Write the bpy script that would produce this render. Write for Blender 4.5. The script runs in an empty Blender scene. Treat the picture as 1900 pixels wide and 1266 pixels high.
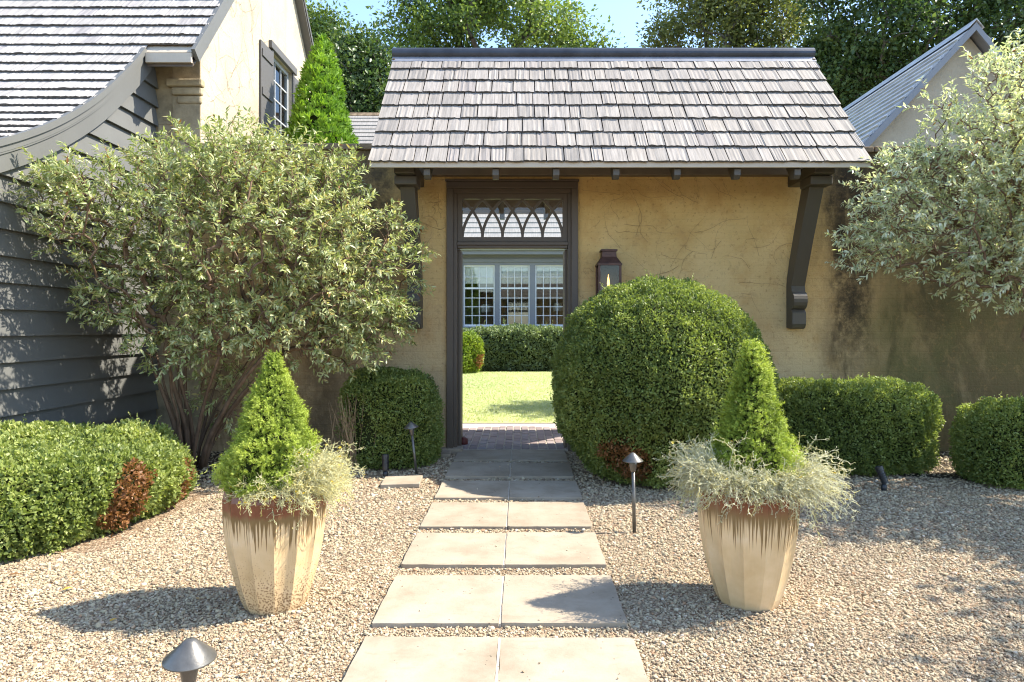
import bpy, math, random
import numpy as np
from mathutils import Vector, Matrix

R = math.radians
scene = bpy.context.scene
C = scene.collection

# ------------------------------------------------------------------ camera
CAM_H = 1.4
cam_data = bpy.data.cameras.new('camera')
cam = bpy.data.objects.new('camera', cam_data)
C.objects.link(cam)
cam.location = (0, 0, CAM_H)
cam.rotation_euler = (R(90), 0, 0)
cam_data.sensor_width = 36
cam_data.lens = 1200 / 1900 * 36
cam_data.shift_x = -14 / 1900
cam_data.shift_y = -25 / 1900
cam_data.clip_start = 0.05
cam_data.clip_end = 2000
scene.camera = cam

# ------------------------------------------------------------------ sky, sun, exposure
SUN_EL, SUN_AZ = R(49), R(6)            # azimuth measured from +X towards +Y
world = bpy.data.worlds.new('World')
scene.world = world
world.use_nodes = True
wn = world.node_tree
bg = wn.nodes['Background']
sky = wn.nodes.new('ShaderNodeTexSky')
sky.sky_type = 'NISHITA'
sky.sun_disc = False
sky.sun_elevation = SUN_EL
sky.sun_rotation = R(90) - SUN_AZ
sky.air_density = 1.0
sky.dust_density = 0.5
sky.ozone_density = 2.0
wn.links.new(sky.outputs[0], bg.inputs[0])
bg.inputs[1].default_value = 0.15
sun_data = bpy.data.lights.new('sun', 'SUN')
sun_data.energy = 4.0
sun_data.angle = R(0.5)
sun_data.color = (1.0, 0.93, 0.81)
sun = bpy.data.objects.new('sun', sun_data)
C.objects.link(sun)
sdir = Vector((math.cos(SUN_EL) * math.cos(SUN_AZ), math.cos(SUN_EL) * math.sin(SUN_AZ), math.sin(SUN_EL)))
sun.rotation_euler = sdir.to_track_quat('Z', 'Y').to_euler()
sun.location = sdir * 40
vs = scene.view_settings
vs.view_transform = 'Standard'
vs.look = 'None'
vs.exposure = 1.68
vs.gamma = 1
vs.use_curve_mapping = False
scene.cycles.use_denoising = True
scene.cycles.filter_width = 1.1
scene.cycles.sample_clamp_indirect = 6.0
scene.cycles.max_bounces = 6
scene.cycles.transparent_max_bounces = 8

# ------------------------------------------------------------------ helpers
def link(o, parent=None):
    C.objects.link(o)
    if parent is not None:
        o.parent = parent
    return o

def tag(o, label=None, cat=None, group=None, kind=None):
    if label: o['label'] = label
    if cat: o['category'] = cat
    if group: o['group'] = group
    if kind: o['kind'] = kind
    return o

def thing(name, label, cat, loc=(0, 0, 0), group=None):
    o = bpy.data.objects.new(name, None)
    o.location = loc
    o.empty_display_size = 0.1
    link(o)
    return tag(o, label, cat, group)

class MB:
    def __init__(self):
        self.v, self.f = [], []
    def add(self, vs_, fs_):
        n = len(self.v)
        self.v += [tuple(v) for v in vs_]
        self.f += [tuple(i + n for i in f) for f in fs_]
        return self
    def box(self, x0, x1, y0, y1, z0, z1):
        return self.add([(x0, y0, z0), (x1, y0, z0), (x1, y1, z0), (x0, y1, z0),
                         (x0, y0, z1), (x1, y0, z1), (x1, y1, z1), (x0, y1, z1)],
                        [(0, 3, 2, 1), (4, 5, 6, 7), (0, 1, 5, 4), (1, 2, 6, 5), (2, 3, 7, 6), (3, 0, 4, 7)])
    def obox(self, a, b, w, h, up=(0, 0, 1)):
        """a bar from a to b, w wide and h deep"""
        a, b = Vector(a), Vector(b)
        d = (b - a).normalized()
        s = d.cross(Vector(up)).normalized()
        u = s.cross(d)
        pts = []
        for p in (a, b):
            for i, j in ((-1, -1), (1, -1), (1, 1), (-1, 1)):
                pts.append(p + s * (i * w / 2) + u * (j * h / 2))
        return self.add(pts, [(0, 1, 2, 3), (7, 6, 5, 4), (0, 4, 5, 1), (1, 5, 6, 2), (2, 6, 7, 3), (3, 7, 4, 0)])
    def prism(self, poly, axis, a, b):
        """poly = 2-D points in the two other axes (x: (y,z), y: (x,z), z: (x,y)); extruded from a to b"""
        def P(p, t):
            return {'x': (t, p[0], p[1]), 'y': (p[0], t, p[1]), 'z': (p[0], p[1], t)}[axis]
        n = len(poly)
        vs_ = [P(p, a) for p in poly] + [P(p, b) for p in poly]
        fs_ = [tuple(range(n - 1, -1, -1)), tuple(range(n, 2 * n))]
        fs_ += [(i, (i + 1) % n, n + (i + 1) % n, n + i) for i in range(n)]
        return self.add(vs_, fs_)
    def lathe(self, prof, n=16, center=(0, 0, 0), cap=True, flute=0.0, phase=0.0):
        cx, cy, cz = center
        vs_ = []
        for r, z in prof:
            for k in range(n):
                a = 2 * math.pi * k / n + phase
                rr = r * (1 - (flute if k % 2 else 0))
                vs_.append((cx + rr * math.cos(a), cy + rr * math.sin(a), cz + z))
        fs_ = []
        for i in range(len(prof) - 1):
            for k in range(n):
                fs_.append((i * n + k, i * n + (k + 1) % n, (i + 1) * n + (k + 1) % n, (i + 1) * n + k))
        if cap:
            fs_.append(tuple(range(n - 1, -1, -1)))
            m = (len(prof) - 1) * n
            fs_.append(tuple(range(m, m + n)))
        return self.add(vs_, fs_)
    def tube(self, path, radii, n=6):
        path = [Vector(p) for p in path]
        rings = []
        for i, p in enumerate(path):
            d = (path[min(i + 1, len(path) - 1)] - path[max(i - 1, 0)])
            d = d.normalized() if d.length > 1e-9 else Vector((0, 0, 1))
            s = d.cross(Vector((0.31, 0.2, 0.93)))
            if s.length < 1e-3: s = d.cross(Vector((1, 0, 0)))
            s.normalize()
            u = s.cross(d)
            r = radii[i] if hasattr(radii, '__len__') else radii
            rings.append([p + s * (r * math.cos(2 * math.pi * k / n)) + u * (r * math.sin(2 * math.pi * k / n)) for k in range(n)])
        vs_ = [v for ring in rings for v in ring]
        fs_ = []
        for i in range(len(path) - 1):
            for k in range(n):
                fs_.append((i * n + k, i * n + (k + 1) % n, (i + 1) * n + (k + 1) % n, (i + 1) * n + k))
        fs_.append(tuple(range(n - 1, -1, -1)))
        m = (len(path) - 1) * n
        fs_.append(tuple(range(m, m + n)))
        return self.add(vs_, fs_)
    def mesh(self, name):
        me = bpy.data.meshes.new(name)
        me.from_pydata(self.v, [], self.f)
        me.update()
        import bmesh
        bm = bmesh.new(); bm.from_mesh(me)
        bmesh.ops.recalc_face_normals(bm, faces=bm.faces)
        bm.to_mesh(me); bm.free()
        return me
    def build(self, name, mat, parent=None, bevel=0.0, smooth=False, segs=2):
        me = self.mesh(name)
        me.materials.append(mat)
        if smooth:
            me.polygons.foreach_set('use_smooth', [True] * len(me.polygons))
        o = bpy.data.objects.new(name, me)
        link(o, parent)
        if bevel:
            m = o.modifiers.new('edge', 'BEVEL')
            m.width = bevel; m.segments = segs; m.limit_method = 'ANGLE'
        return o

def arr_mesh(name, verts, tris, mat, attrs=None, smooth=False):
    """a mesh from numpy arrays; attrs = per-face float attributes"""
    me = bpy.data.meshes.new(name)
    nv, nt, k = len(verts), len(tris), tris.shape[1]
    me.vertices.add(nv); me.loops.add(nt * k); me.polygons.add(nt)
    me.vertices.foreach_set('co', np.ascontiguousarray(verts, dtype=np.float32).ravel())
    me.loops.foreach_set('vertex_index', np.ascontiguousarray(tris, dtype=np.int32).ravel())
    me.polygons.foreach_set('loop_start', np.arange(nt, dtype=np.int32) * k)
    if smooth:
        me.polygons.foreach_set('use_smooth', np.ones(nt, dtype=bool))
    for key, val in (attrs or {}).items():
        at = me.attributes.new(key, 'FLOAT', 'FACE')
        at.data.foreach_set('value', np.ascontiguousarray(val, dtype=np.float32))
    me.update(calc_edges=True)
    me.validate()
    me.materials.append(mat)
    return me

def arr_obj(name, verts, tris, mat, parent=None, attrs=None, smooth=False, kind=None):
    o = bpy.data.objects.new(name, arr_mesh(name, verts, tris, mat, attrs, smooth))
    link(o, parent)
    if kind: o['kind'] = kind
    return o

def norm(a):
    return a / np.maximum(np.linalg.norm(a, axis=-1, keepdims=True), 1e-9)

def leaf_arrays(P, D, U, L, W, fine=False, fold=0.25, droop=0.0):
    """leaves at P pointing along D, with U roughly their upper side; lengths L, widths W (arrays)"""
    D = norm(D)
    S = norm(np.cross(D, U))
    Nn = np.cross(S, D)
    L = L[:, None]; W = W[:, None]
    n = len(P)
    if not fine:
        v = np.stack([P, P + D * L * .45 + S * W * .5 + Nn * W * fold, P + D * L - Nn * L * droop,
                      P + D * L * .45 - S * W * .5 + Nn * W * fold], 1).reshape(-1, 3)
        t = np.array([[0, 1, 2], [0, 2, 3]])
        m = 4
    else:
        dr1, dr2, dr3 = L * droop * .1, L * droop * .45, L * droop
        c1 = P + D * L * .33 - Nn * dr1
        c2 = P + D * L * .7 - Nn * dr2
        v = np.stack([P, c1 + S * W * .46 + Nn * W * fold, c2 + S * W * .36 + Nn * W * fold * .8, P + D * L - Nn * dr3,
                      c2 - S * W * .36 + Nn * W * fold * .8, c1 - S * W * .46 + Nn * W * fold, c1, c2], 1).reshape(-1, 3)
        t = np.array([[0, 6, 1], [0, 5, 6], [1, 6, 7], [1, 7, 2], [6, 5, 4], [6, 4, 7], [2, 7, 3], [7, 4, 3]])
        m = 8
    tris = (np.arange(n)[:, None, None] * m + t[None]).reshape(-1, 3)
    return v, tris, len(t)

def tubes_arrays(A, B, ra, rb, n=4):
    """straight tapered tubes from A to B (arrays)"""
    d = norm(B - A)
    ref = np.where(np.abs(d[:, 2:3]) > .9, np.array([[1., 0, 0]]), np.array([[0, 0, 1.]]))
    s = norm(np.cross(d, ref)); u = np.cross(s, d)
    vs_ = []
    for P, r in ((A, ra), (B, rb)):
        for k in range(n):
            a = 2 * math.pi * k / n
            vs_.append(P + (s * math.cos(a) + u * math.sin(a)) * r[:, None])
    v = np.stack(vs_, 1).reshape(-1, 3)
    t = []
    for k in range(n):
        k2 = (k + 1) % n
        t += [[k, k2, n + k2], [k, n + k2, n + k]]
    t = np.array(t)
    tris = (np.arange(len(A))[:, None, None] * (2 * n) + t[None]).reshape(-1, 3)
    return v, tris

def cat_arrays(parts):
    vs_, ts_, off = [], [], 0
    for v, t in parts:
        vs_.append(v); ts_.append(t + off); off += len(v)
    return np.concatenate(vs_), np.concatenate(ts_)

# ------------------------------------------------------------------ materials
def new_mat(name):
    m = bpy.data.materials.new(name)
    m.use_nodes = True
    nt = m.node_tree
    return m, nt, nt.nodes, nt.links, nt.nodes['Principled BSDF']

def N(nt, typ, **kw):
    n = nt.nodes.new(typ)
    for k, v in kw.items():
        if k.startswith('i_'):
            key = k[2:]
            n.inputs[int(key) if key.isdigit() else key.replace('_', ' ')].default_value = v
        else:
            setattr(n, k, v)
    return n

def ramp(nt, fac, stops, interp='LINEAR'):
    r = nt.nodes.new('ShaderNodeValToRGB')
    r.color_ramp.interpolation = interp
    e = r.color_ramp.elements
    while len(e) < len(stops): e.new(0.5)
    for el, (p, c) in zip(e, stops):
        el.position = p
        el.color = (*c, 1) if len(c) == 3 else c
    if fac is not None: nt.links.new(fac, r.inputs[0])
    return r

def mixc(nt, fac, a, b, blend='MIX'):
    m = nt.nodes.new('ShaderNodeMix'); m.data_type = 'RGBA'; m.blend_type = blend
    for sock, val in ((m.inputs[0], fac), (m.inputs[6], a), (m.inputs[7], b)):
        if hasattr(val, 'is_output'): nt.links.new(val, sock)
        elif isinstance(val, (int, float)): sock.default_value = val
        else: sock.default_value = (*val, 1)
    return m.outputs[2]

def mth(nt, op, a, b=None, c=None, clamp=False):
    m = nt.nodes.new('ShaderNodeMath'); m.operation = op; m.use_clamp = clamp
    for i, val in enumerate((a, b, c)):
        if val is None: continue
        if hasattr(val, 'is_output'): nt.links.new(val, m.inputs[i])
        else: m.inputs[i].default_value = val
    return m.outputs[0]

def smooth(nt, val, lo, hi):
    m = nt.nodes.new('ShaderNodeMapRange'); m.interpolation_type = 'SMOOTHSTEP'
    nt.links.new(val, m.inputs[0]); m.inputs[1].default_value = lo; m.inputs[2].default_value = hi
    return m.outputs[0]

def noise(nt, vec, scale, detail=4, rough=.55, dist=0.0):
    n = N(nt, 'ShaderNodeTexNoise', i_Scale=scale, i_Detail=detail, i_Roughness=rough, i_Distortion=dist)
    if vec is not None: nt.links.new(vec, n.inputs['Vector'])
    return n.outputs[0]

def scaled(nt, vec, s):
    m = N(nt, 'ShaderNodeMapping'); m.inputs['Scale'].default_value = s
    nt.links.new(vec, m.inputs['Vector'])
    return m.outputs[0]

def bump(nt, bsdf, height, strength, dist):
    b = N(nt, 'ShaderNodeBump', i_Strength=strength, i_Distance=dist)
    nt.links.new(height, b.inputs['Height'])
    nt.links.new(b.outputs[0], bsdf.inputs['Normal'])
    return b

def plain(name, col, rough=.6, var=.12, scale=8, bump_s=0.15, bump_d=.004, spec=.4, metal=0.0, stretch=(1, 1, 1)):
    m, nt, n, l, b = new_mat(name)
    tc = N(nt, 'ShaderNodeTexCoord')
    vec = scaled(nt, tc.outputs['Object'], stretch)
    f = noise(nt, vec, scale, 5, .6)
    c0 = tuple(c * (1 - var) for c in col); c1 = tuple(min(1, c * (1 + var)) for c in col)
    l.new(ramp(nt, f, [(.3, c0), (.7, c1)]).outputs[0], b.inputs['Base Color'])
    b.inputs['Roughness'].default_value = rough
    b.inputs['Specular IOR Level'].default_value = spec
    b.inputs['Metallic'].default_value = metal
    if bump_s:
        bump(nt, b, noise(nt, vec, scale * 6, 4, .6), bump_s, bump_d)
    return m

def wood_paint(name, col, rough=.55):
    m, nt, n, l, b = new_mat(name)
    tc = N(nt, 'ShaderNodeTexCoord')
    big = noise(nt, tc.outputs['Object'], 2.2, 4, .6)
    fine = noise(nt, scaled(nt, tc.outputs['Object'], (30, 30, 4)), 3, 3, .6)
    c = mixc(nt, big, tuple(x * .82 for x in col), tuple(x * 1.18 for x in col))
    l.new(mixc(nt, .25, c, mixc(nt, fine, tuple(x * .7 for x in col), tuple(x * 1.3 for x in col))), b.inputs['Base Color'])
    b.inputs['Roughness'].default_value = rough
    bump(nt, b, fine, .2, .003)
    return m

def leaf_mat(name, stops, dead=((.32, .155, .06), (.16, .07, .026)), rough=.42, trans=.22, spec=.45, tint=1.25):
    m, nt, n, l, b = new_mat(name)
    a = N(nt, 'ShaderNodeAttribute', attribute_name='rnd')
    d = N(nt, 'ShaderNodeAttribute', attribute_name='dead')
    k = len(stops)
    col = ramp(nt, a.outputs['Fac'], [(i / max(1, k - 1), s) for i, s in enumerate(stops)]).outputs[0]
    dc = mixc(nt, a.outputs['Fac'], dead[0], dead[1])
    col = mixc(nt, d.outputs['Fac'], col, dc)
    l.new(col, b.inputs['Base Color'])
    b.inputs['Roughness'].default_value = rough
    b.inputs['Specular IOR Level'].default_value = spec
    tr = N(nt, 'ShaderNodeBsdfTranslucent')
    l.new(mixc(nt, 1.0, col, (tint * 1.0, tint * 1.05, tint * .55), 'MULTIPLY'), tr.inputs[0])
    mx = N(nt, 'ShaderNodeMixShader'); mx.inputs[0].default_value = trans
    l.new(b.outputs[0], mx.inputs[1]); l.new(tr.outputs[0], mx.inputs[2])
    l.new(mx.outputs[0], nt.nodes['Material Output'].inputs[0])
    return m

def glass_mat(name, tint=(.9, .95, .95), fac=.02):
    m, nt, n, l, b = new_mat(name)
    n.remove(b)
    tr = N(nt, 'ShaderNodeBsdfTransparent'); tr.inputs[0].default_value = (*tint, 1)
    gl = N(nt, 'ShaderNodeBsdfGlossy'); gl.inputs['Roughness'].default_value = .03
    lw = N(nt, 'ShaderNodeFresnel', i_IOR=1.45)
    f = mth(nt, 'ADD', lw.outputs[0], fac, clamp=True)
    mx = N(nt, 'ShaderNodeMixShader')
    l.new(f, mx.inputs[0]); l.new(tr.outputs[0], mx.inputs[1]); l.new(gl.outputs[0], mx.inputs[2])
    l.new(mx.outputs[0], nt.nodes['Material Output'].inputs[0])
    return m

def stucco_wall_mat():
    """ochre limewashed wall; old damp streaks and algae where the wall has no roof over it"""
    m, nt, n, l, b = new_mat('ochre_stucco')
    g = N(nt, 'ShaderNodeNewGeometry')
    pos = g.outputs['Position']
    sep = N(nt, 'ShaderNodeSeparateXYZ'); l.new(pos, sep.inputs[0])
    X, Z = sep.outputs[0], sep.outputs[2]
    n1 = noise(nt, pos, 1.3, 6, .6)
    base = ramp(nt, n1, [(.25, (.48, .31, .115)), (.5, (.59, .405, .165)), (.75, (.67, .48, .225))]).outputs[0]
    low = noise(nt, pos, .8, 4, .5)
    lowf = mth(nt, 'MULTIPLY', mth(nt, 'SUBTRACT', 1.0, smooth(nt, Z, .6, 2.6)), mth(nt, 'ADD', low, .35), clamp=True)
    base = mixc(nt, mth(nt, 'MULTIPLY', lowf, .75), base, (.47, .36, .24))
    # rows of bricks just telling through the wash
    br = N(nt, 'ShaderNodeTexBrick', i_Scale=1.0, i_Mortar_Size=.006, i_Brick_Width=.22, i_Row_Height=.075, i_Mortar_Smooth=.6)
    cb = N(nt, 'ShaderNodeCombineXYZ'); l.new(X, cb.inputs[0]); l.new(Z, cb.inputs[1]); l.new(cb.outputs[0], br.inputs['Vector'])
    mid = noise(nt, pos, 3.4, 5, .65)
    base = mixc(nt, mth(nt, 'MULTIPLY', smooth(nt, mid, .48, .72), .45), base, (.46, .27, .095))
    side = mth(nt, 'ADD', smooth(nt, X, 3.15, 3.75), mth(nt, 'MULTIPLY', mth(nt, 'SUBTRACT', 1.0, smooth(nt, X, -1.75, -1.25)), .62), clamp=True)
    base = mixc(nt, mth(nt, 'MULTIPLY', br.outputs['Fac'], mth(nt, 'ADD', .07, mth(nt, 'MULTIPLY', side, .3))), base, (.30, .21, .11))
    # damp streaks
    st = noise(nt, scaled(nt, pos, (2.4, 1, .75)), 1.1, 8, .68, .8)
    top = mth(nt, 'ADD', mth(nt, 'MULTIPLY', smooth(nt, Z, 1.4, 3.3), .10), mth(nt, 'MULTIPLY', smooth(nt, X, 3.9, 5.6), .20))
    dn = mth(nt, 'ADD', mth(nt, 'MULTIPLY', noise(nt, pos, 16, 6, .75), .22), -.11)
    streak = mth(nt, 'MULTIPLY', smooth(nt, mth(nt, 'ADD', mth(nt, 'ADD', st, dn), top), .44, .66), side)
    base = mixc(nt, mth(nt, 'MULTIPLY', mth(nt, 'MULTIPLY', side, noise(nt, pos, 2.2, 5, .6)), .8), base, (.22, .155, .085))
    base = mixc(nt, mth(nt, 'MULTIPLY', streak, .88), base, (.055, .04, .026))
    base = mixc(nt, mth(nt, 'MULTIPLY', mth(nt, 'MULTIPLY', smooth(nt, X, 3.5, 4.7), mth(nt, 'ADD', noise(nt, pos, 1.6, 6, .65), .25)), .85), base, (.15, .115, .055))
    def band(c, hw, lo, hi, k, col):
        wx = mth(nt, 'ADD', X, mth(nt, 'MULTIPLY', mth(nt, 'SUBTRACT', noise(nt, scaled(nt, pos, (2, 1, .8)), 1.5, 6, .7), .5), .7))
        f = mth(nt, 'SUBTRACT', 1.0, smooth(nt, mth(nt, 'ABSOLUTE', mth(nt, 'SUBTRACT', wx, c)), hw * .25, hw))
        f = mth(nt, 'MULTIPLY', f, smooth(nt, Z, lo, hi))
        f = mth(nt, 'MULTIPLY', f, smooth(nt, noise(nt, pos, 9, 7, .75), .25, .6))
        return mixc(nt, mth(nt, 'MULTIPLY', f, k), base, col)
    base = band(3.72, .34, .5, 1.6, .93, (.04, .031, .022))
    base = band(-1.62, .34, 1.2, 2.2, .85, (.07, .055, .038))
    base = band(4.75, .30, .6, 1.8, .8, (.05, .04, .025))
    base = band(-2.2, .45, -.6, .3, .6, (.13, .095, .06))
    al = noise(nt, scaled(nt, pos, (1.0, 1, .7)), 1.1, 5, .6)
    alg = mth(nt, 'MULTIPLY', smooth(nt, al, .38, .62), mth(nt, 'MULTIPLY', smooth(nt, X, 3.5, 4.3), mth(nt, 'SUBTRACT', 1.0, smooth(nt, Z, 1.2, 2.9))))
    base = mixc(nt, mth(nt, 'MULTIPLY', alg, .8), base, (.105, .10, .04))
    sp = noise(nt, pos, 26, 4, .7)
    base = mixc(nt, mth(nt, 'MULTIPLY', smooth(nt, sp, .56, .72), .6), base, (.25, .155, .065))
    base = mixc(nt, mth(nt, 'MULTIPLY', smooth(nt, noise(nt, pos, 6.5, 8, .75, .6), .52, .70), .35), base, (.30, .20, .10))
    l.new(base, b.inputs['Base Color'])
    b.inputs['Roughness'].default_value = .92
    b.inputs['Specular IOR Level'].default_value = .15
    h = mth(nt, 'ADD', noise(nt, pos, 38, 5, .65), mth(nt, 'ADD', mth(nt, 'MULTIPLY', br.outputs['Fac'], -.15), mth(nt, 'MULTIPLY', noise(nt, pos, 7, 4, .6), 1.4)))
    bump(nt, b, h, .7, .012)
    return m

def cream_stucco_mat():
    m, nt, n, l, b = new_mat('cream_stucco')
    pos = N(nt, 'ShaderNodeNewGeometry').outputs['Position']
    n1 = noise(nt, pos, 1.1, 6, .62)
    c = ramp(nt, n1, [(.25, (.32, .265, .185)), (.5, (.40, .345, .255)), (.75, (.465, .41, .315))]).outputs[0]
    sp = noise(nt, pos, 18, 5, .7)
    c = mixc(nt, mth(nt, 'MULTIPLY', smooth(nt, sp, .56, .72), .4), c, (.30, .22, .13))
    st = noise(nt, scaled(nt, pos, (3, 3, .35)), 1.0, 5, .6)
    c = mixc(nt, mth(nt, 'MULTIPLY', smooth(nt, st, .56, .74), .35), c, (.33, .25, .16))
    l.new(c, b.inputs['Base Color'])
    b.inputs['Roughness'].default_value = .9
    b.inputs['Specular IOR Level'].default_value = .2
    bump(nt, b, mth(nt, 'ADD', noise(nt, pos, 30, 5, .65), noise(nt, pos, 5, 3, .5)), .6, .012)
    return m

def shingle_mat(name, col, var=.22):
    m, nt, n, l, b = new_mat(name)
    oi = N(nt, 'ShaderNodeObjectInfo')
    tc = N(nt, 'ShaderNodeTexCoord')
    pos = N(nt, 'ShaderNodeNewGeometry').outputs['Position']
    st = noise(nt, scaled(nt, pos, (60, 3, 3)), 1.0, 3, .6)
    c = ramp(nt, st, [(.32, tuple(x * .74 for x in col)), (.66, tuple(min(1, x * 1.2) for x in col))]).outputs[0]
    r = ramp(nt, oi.outputs['Random'], [(0, (1 - var,) * 3), (.35, (.97, .965, .95)), (.7, (1, 1, 1)), (.9, (1.0, .985, .95)), (1, (.82, .81, .84))]).outputs[0]
    c = mixc(nt, 1.0, c, r, 'MULTIPLY')
    w = noise(nt, pos, 1.4, 5, .6)
    c = mixc(nt, mth(nt, 'MULTIPLY', smooth(nt, w, .5, .75), .35), c, tuple(x * .62 for x in col))
    l.new(c, b.inputs['Base Color'])
    b.inputs['Roughness'].default_value = .8
    b.inputs['Specular IOR Level'].default_value = .25
    bump(nt, b, st, .4, .004)
    return m

M = {}
M['ochre'] = stucco_wall_mat()
M['cream'] = cream_stucco_mat()
M['shingle'] = shingle_mat('weathered_grey_shingle', (.285, .256, .228))
M['shingle_butt'] = plain('shingle_butt_painted_shade', (.085, .08, .075), .9, .3, 30, .3)  # dark butt faces: shadow line under each course, painted into the colour
M['shingle_pale'] = shingle_mat('pale_weathered_shingle', (.37, .345, .32), .12)
M['shingle_far'] = shingle_mat('far_shingle', (.46, .46, .47), .1)
M['shingle_far2'] = shingle_mat('tan_far_shingle', (.30, .275, .25), .1)
M['dark_wood'] = wood_paint('dark_brown_painted_wood', (.085, .062, .043))
M['bracket_wood'] = wood_paint('dark_grey_brown_bracket_wood', (.075, .064, .050), .5)
M['fascia'] = wood_paint('taupe_painted_fascia', (.46, .40, .32))
M['siding'] = wood_paint('grey_painted_siding', (.118, .118, .11), .5)
M['grey_trim'] = wood_paint('blue_grey_painted_trim', (.20, .205, .22), .5)
M['shutter'] = wood_paint('charcoal_painted_shutter', (.095, .09, .085), .5)
M['white_paint'] = plain('white_window_paint', (.72, .73, .72), .5, .05, 6, .05)
M['grey_window'] = plain('pale_grey_window_paint', (.36, .37, .37), .5, .05, 6, .05)
M['blind'] = plain('cream_roller_blind', (.85, .83, .76), .8, .04, 4, .05)
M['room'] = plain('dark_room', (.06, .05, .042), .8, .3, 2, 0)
M['lamp_shade'] = plain('cream_lamp_shade', (.7, .66, .58), .8, .04, 4, 0)
M['ridge_metal'] = plain('dark_lead_ridge', (.048, .052, .062), .4, .3, 5, .2, .004, .5, .5)
M['copper'] = plain('aged_copper', (.085, .042, .030), .5, .35, 14, .2, .002, .5, .4)
M['black_metal'] = plain('black_lamp_metal', (.018, .018, .02), .4, .3, 20, .1, .001, .5)
M['bronze'] = plain('weathered_bronze_lamp', (.13, .123, .11), .36, .22, 22, .25, .0015, .6, .55)
M['stone'] = None
M['earth'] = plain('dark_leaf_mould', (.055, .042, .03), .95, .4, 14, .8, .02, .1)
M['soil'] = plain('potting_soil', (.03, .022, .016), .95, .4, 30, .8, .01, .1)
M['bark'] = plain('brown_stem_bark', (.16, .105, .068), .85, .4, 16, .7, .008, .2, 0, (1, 1, .3))
M['grey_bark'] = plain('grey_trunk_bark', (.13, .11, .085), .9, .4, 5, .8, .03, .2, 0, (1, 1, .3))
M['twig'] = plain('dry_tan_twig', (.30, .21, .12), .85, .3, 12, .2)
M['vine'] = plain('dry_vine_stem', (.20, .135, .075), .9, .3, 20, .2)
M['glass'] = glass_mat('window_glass', (.93, .95, .94), .03)
M['clear_glass'] = glass_mat('clear_glass', (.97, .97, .96), .0)
M['lantern_glass'] = glass_mat('smoky_lantern_glass', (.72, .70, .66), .0)

def stone_mat():
    m, nt, n, l, b = new_mat('cast_limestone')
    pos = N(nt, 'ShaderNodeNewGeometry').outputs['Position']
    oi = N(nt, 'ShaderNodeObjectInfo')
    c = ramp(nt, noise(nt, pos, 3.2, 6, .65), [(.28, (.25, .20, .14)), (.5, (.34, .28, .208)), (.75, (.40, .34, .262))]).outputs[0]
    r = ramp(nt, oi.outputs['Random'], [(0, (.9, .89, .87)), (1, (1.0, 1.0, 1.0))]).outputs[0]
    c = mixc(nt, 1.0, c, r, 'MULTIPLY')
    s1 = noise(nt, scaled(nt, pos, (1, 2.5, 1)), 5.5, 6, .7, .6)
    c = mixc(nt, mth(nt, 'MULTIPLY', smooth(nt, s1, .52, .75), .55), c, (.25, .185, .125))
    v = N(nt, 'ShaderNodeTexVoronoi', i_Scale=38); l.new(pos, v.inputs['Vector'])
    pit = mth(nt, 'MULTIPLY', mth(nt, 'LESS_THAN', v.outputs['Distance'], .16), mth(nt, 'GREATER_THAN', noise(nt, pos, 9, 2, .5), .60))
    c = mixc(nt, mth(nt, 'MULTIPLY', pit, .75), c, (.10, .08, .06))
    c = mixc(nt, mth(nt, 'MULTIPLY', smooth(nt, noise(nt, pos, 90, 3, .6), .6, .75), .25), c, (.2, .16, .12))
    l.new(c, b.inputs['Base Color'])
    b.inputs['Roughness'].default_value = .88
    b.inputs['Specular IOR Level'].default_value = .2
    bump(nt, b, mth(nt, 'SUBTRACT', noise(nt, pos, 45, 5, .65), mth(nt, 'MULTIPLY', pit, .8)), .45, .004)
    return m
M['stone'] = stone_mat()

def pebble_mat():
    m, nt, n, l, b = new_mat('mixed_pea_gravel')
    oi = N(nt, 'ShaderNodeObjectInfo')
    tc = N(nt, 'ShaderNodeTexCoord')
    c = ramp(nt, oi.outputs['Random'], [(0, (.11, .07, .04)), (.12, (.25, .18, .105)), (.3, (.36, .29, .17)), (.5, (.43, .355, .22)),
                                        (.68, (.48, .41, .275)), (.82, (.25, .20, .13)), (.9, (.59, .525, .385)), (.96, (.36, .17, .07)), (1, (.68, .61, .50))]).outputs[0]
    c = mixc(nt, .3, c, mixc(nt, noise(nt, tc.outputs['Object'], 1.5, 3, .6), (.20, .14, .085), (.54, .44, .31)))
    pp = N(nt, 'ShaderNodeNewGeometry').outputs['Position']
    c = mixc(nt, mth(nt, 'MULTIPLY', smooth(nt, noise(nt, pp, 1.7, 5, .65), .45, .7), .4), c, (.30, .225, .15))
    l.new(c, b.inputs['Base Color'])
    b.inputs['Roughness'].default_value = .75
    b.inputs['Specular IOR Level'].default_value = .3
    return m
M['pebble'] = pebble_mat()

def gravel_bed_mat():
    m, nt, n, l, b = new_mat('gravel_bed')
    pos = N(nt, 'ShaderNodeNewGeometry').outputs['Position']
    v = N(nt, 'ShaderNodeTexVoronoi', i_Scale=62); l.new(pos, v.inputs['Vector'])
    c = ramp(nt, None, [(0, (.12, .075, .045)), (.3, (.24, .165, .10)), (.6, (.34, .25, .165)), (1, (.44, .35, .25))])
    sc = N(nt, 'ShaderNodeSeparateColor'); l.new(v.outputs['Color'], sc.inputs[0]); l.new(sc.outputs[0], c.inputs[0])
    d = smooth(nt, v.outputs['Distance'], .2, .75)
    col = mixc(nt, mth(nt, 'MULTIPLY', d, .5), c.outputs[0], (.16, .11, .07))
    l.new(col, b.inputs['Base Color'])
    b.inputs['Roughness'].default_value = .9
    b.inputs['Specular IOR Level'].default_value = .15
    bump(nt, b, mth(nt, 'SUBTRACT', 1.0, v.outputs['Distance']), 1.0, .012)
    return m
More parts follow.
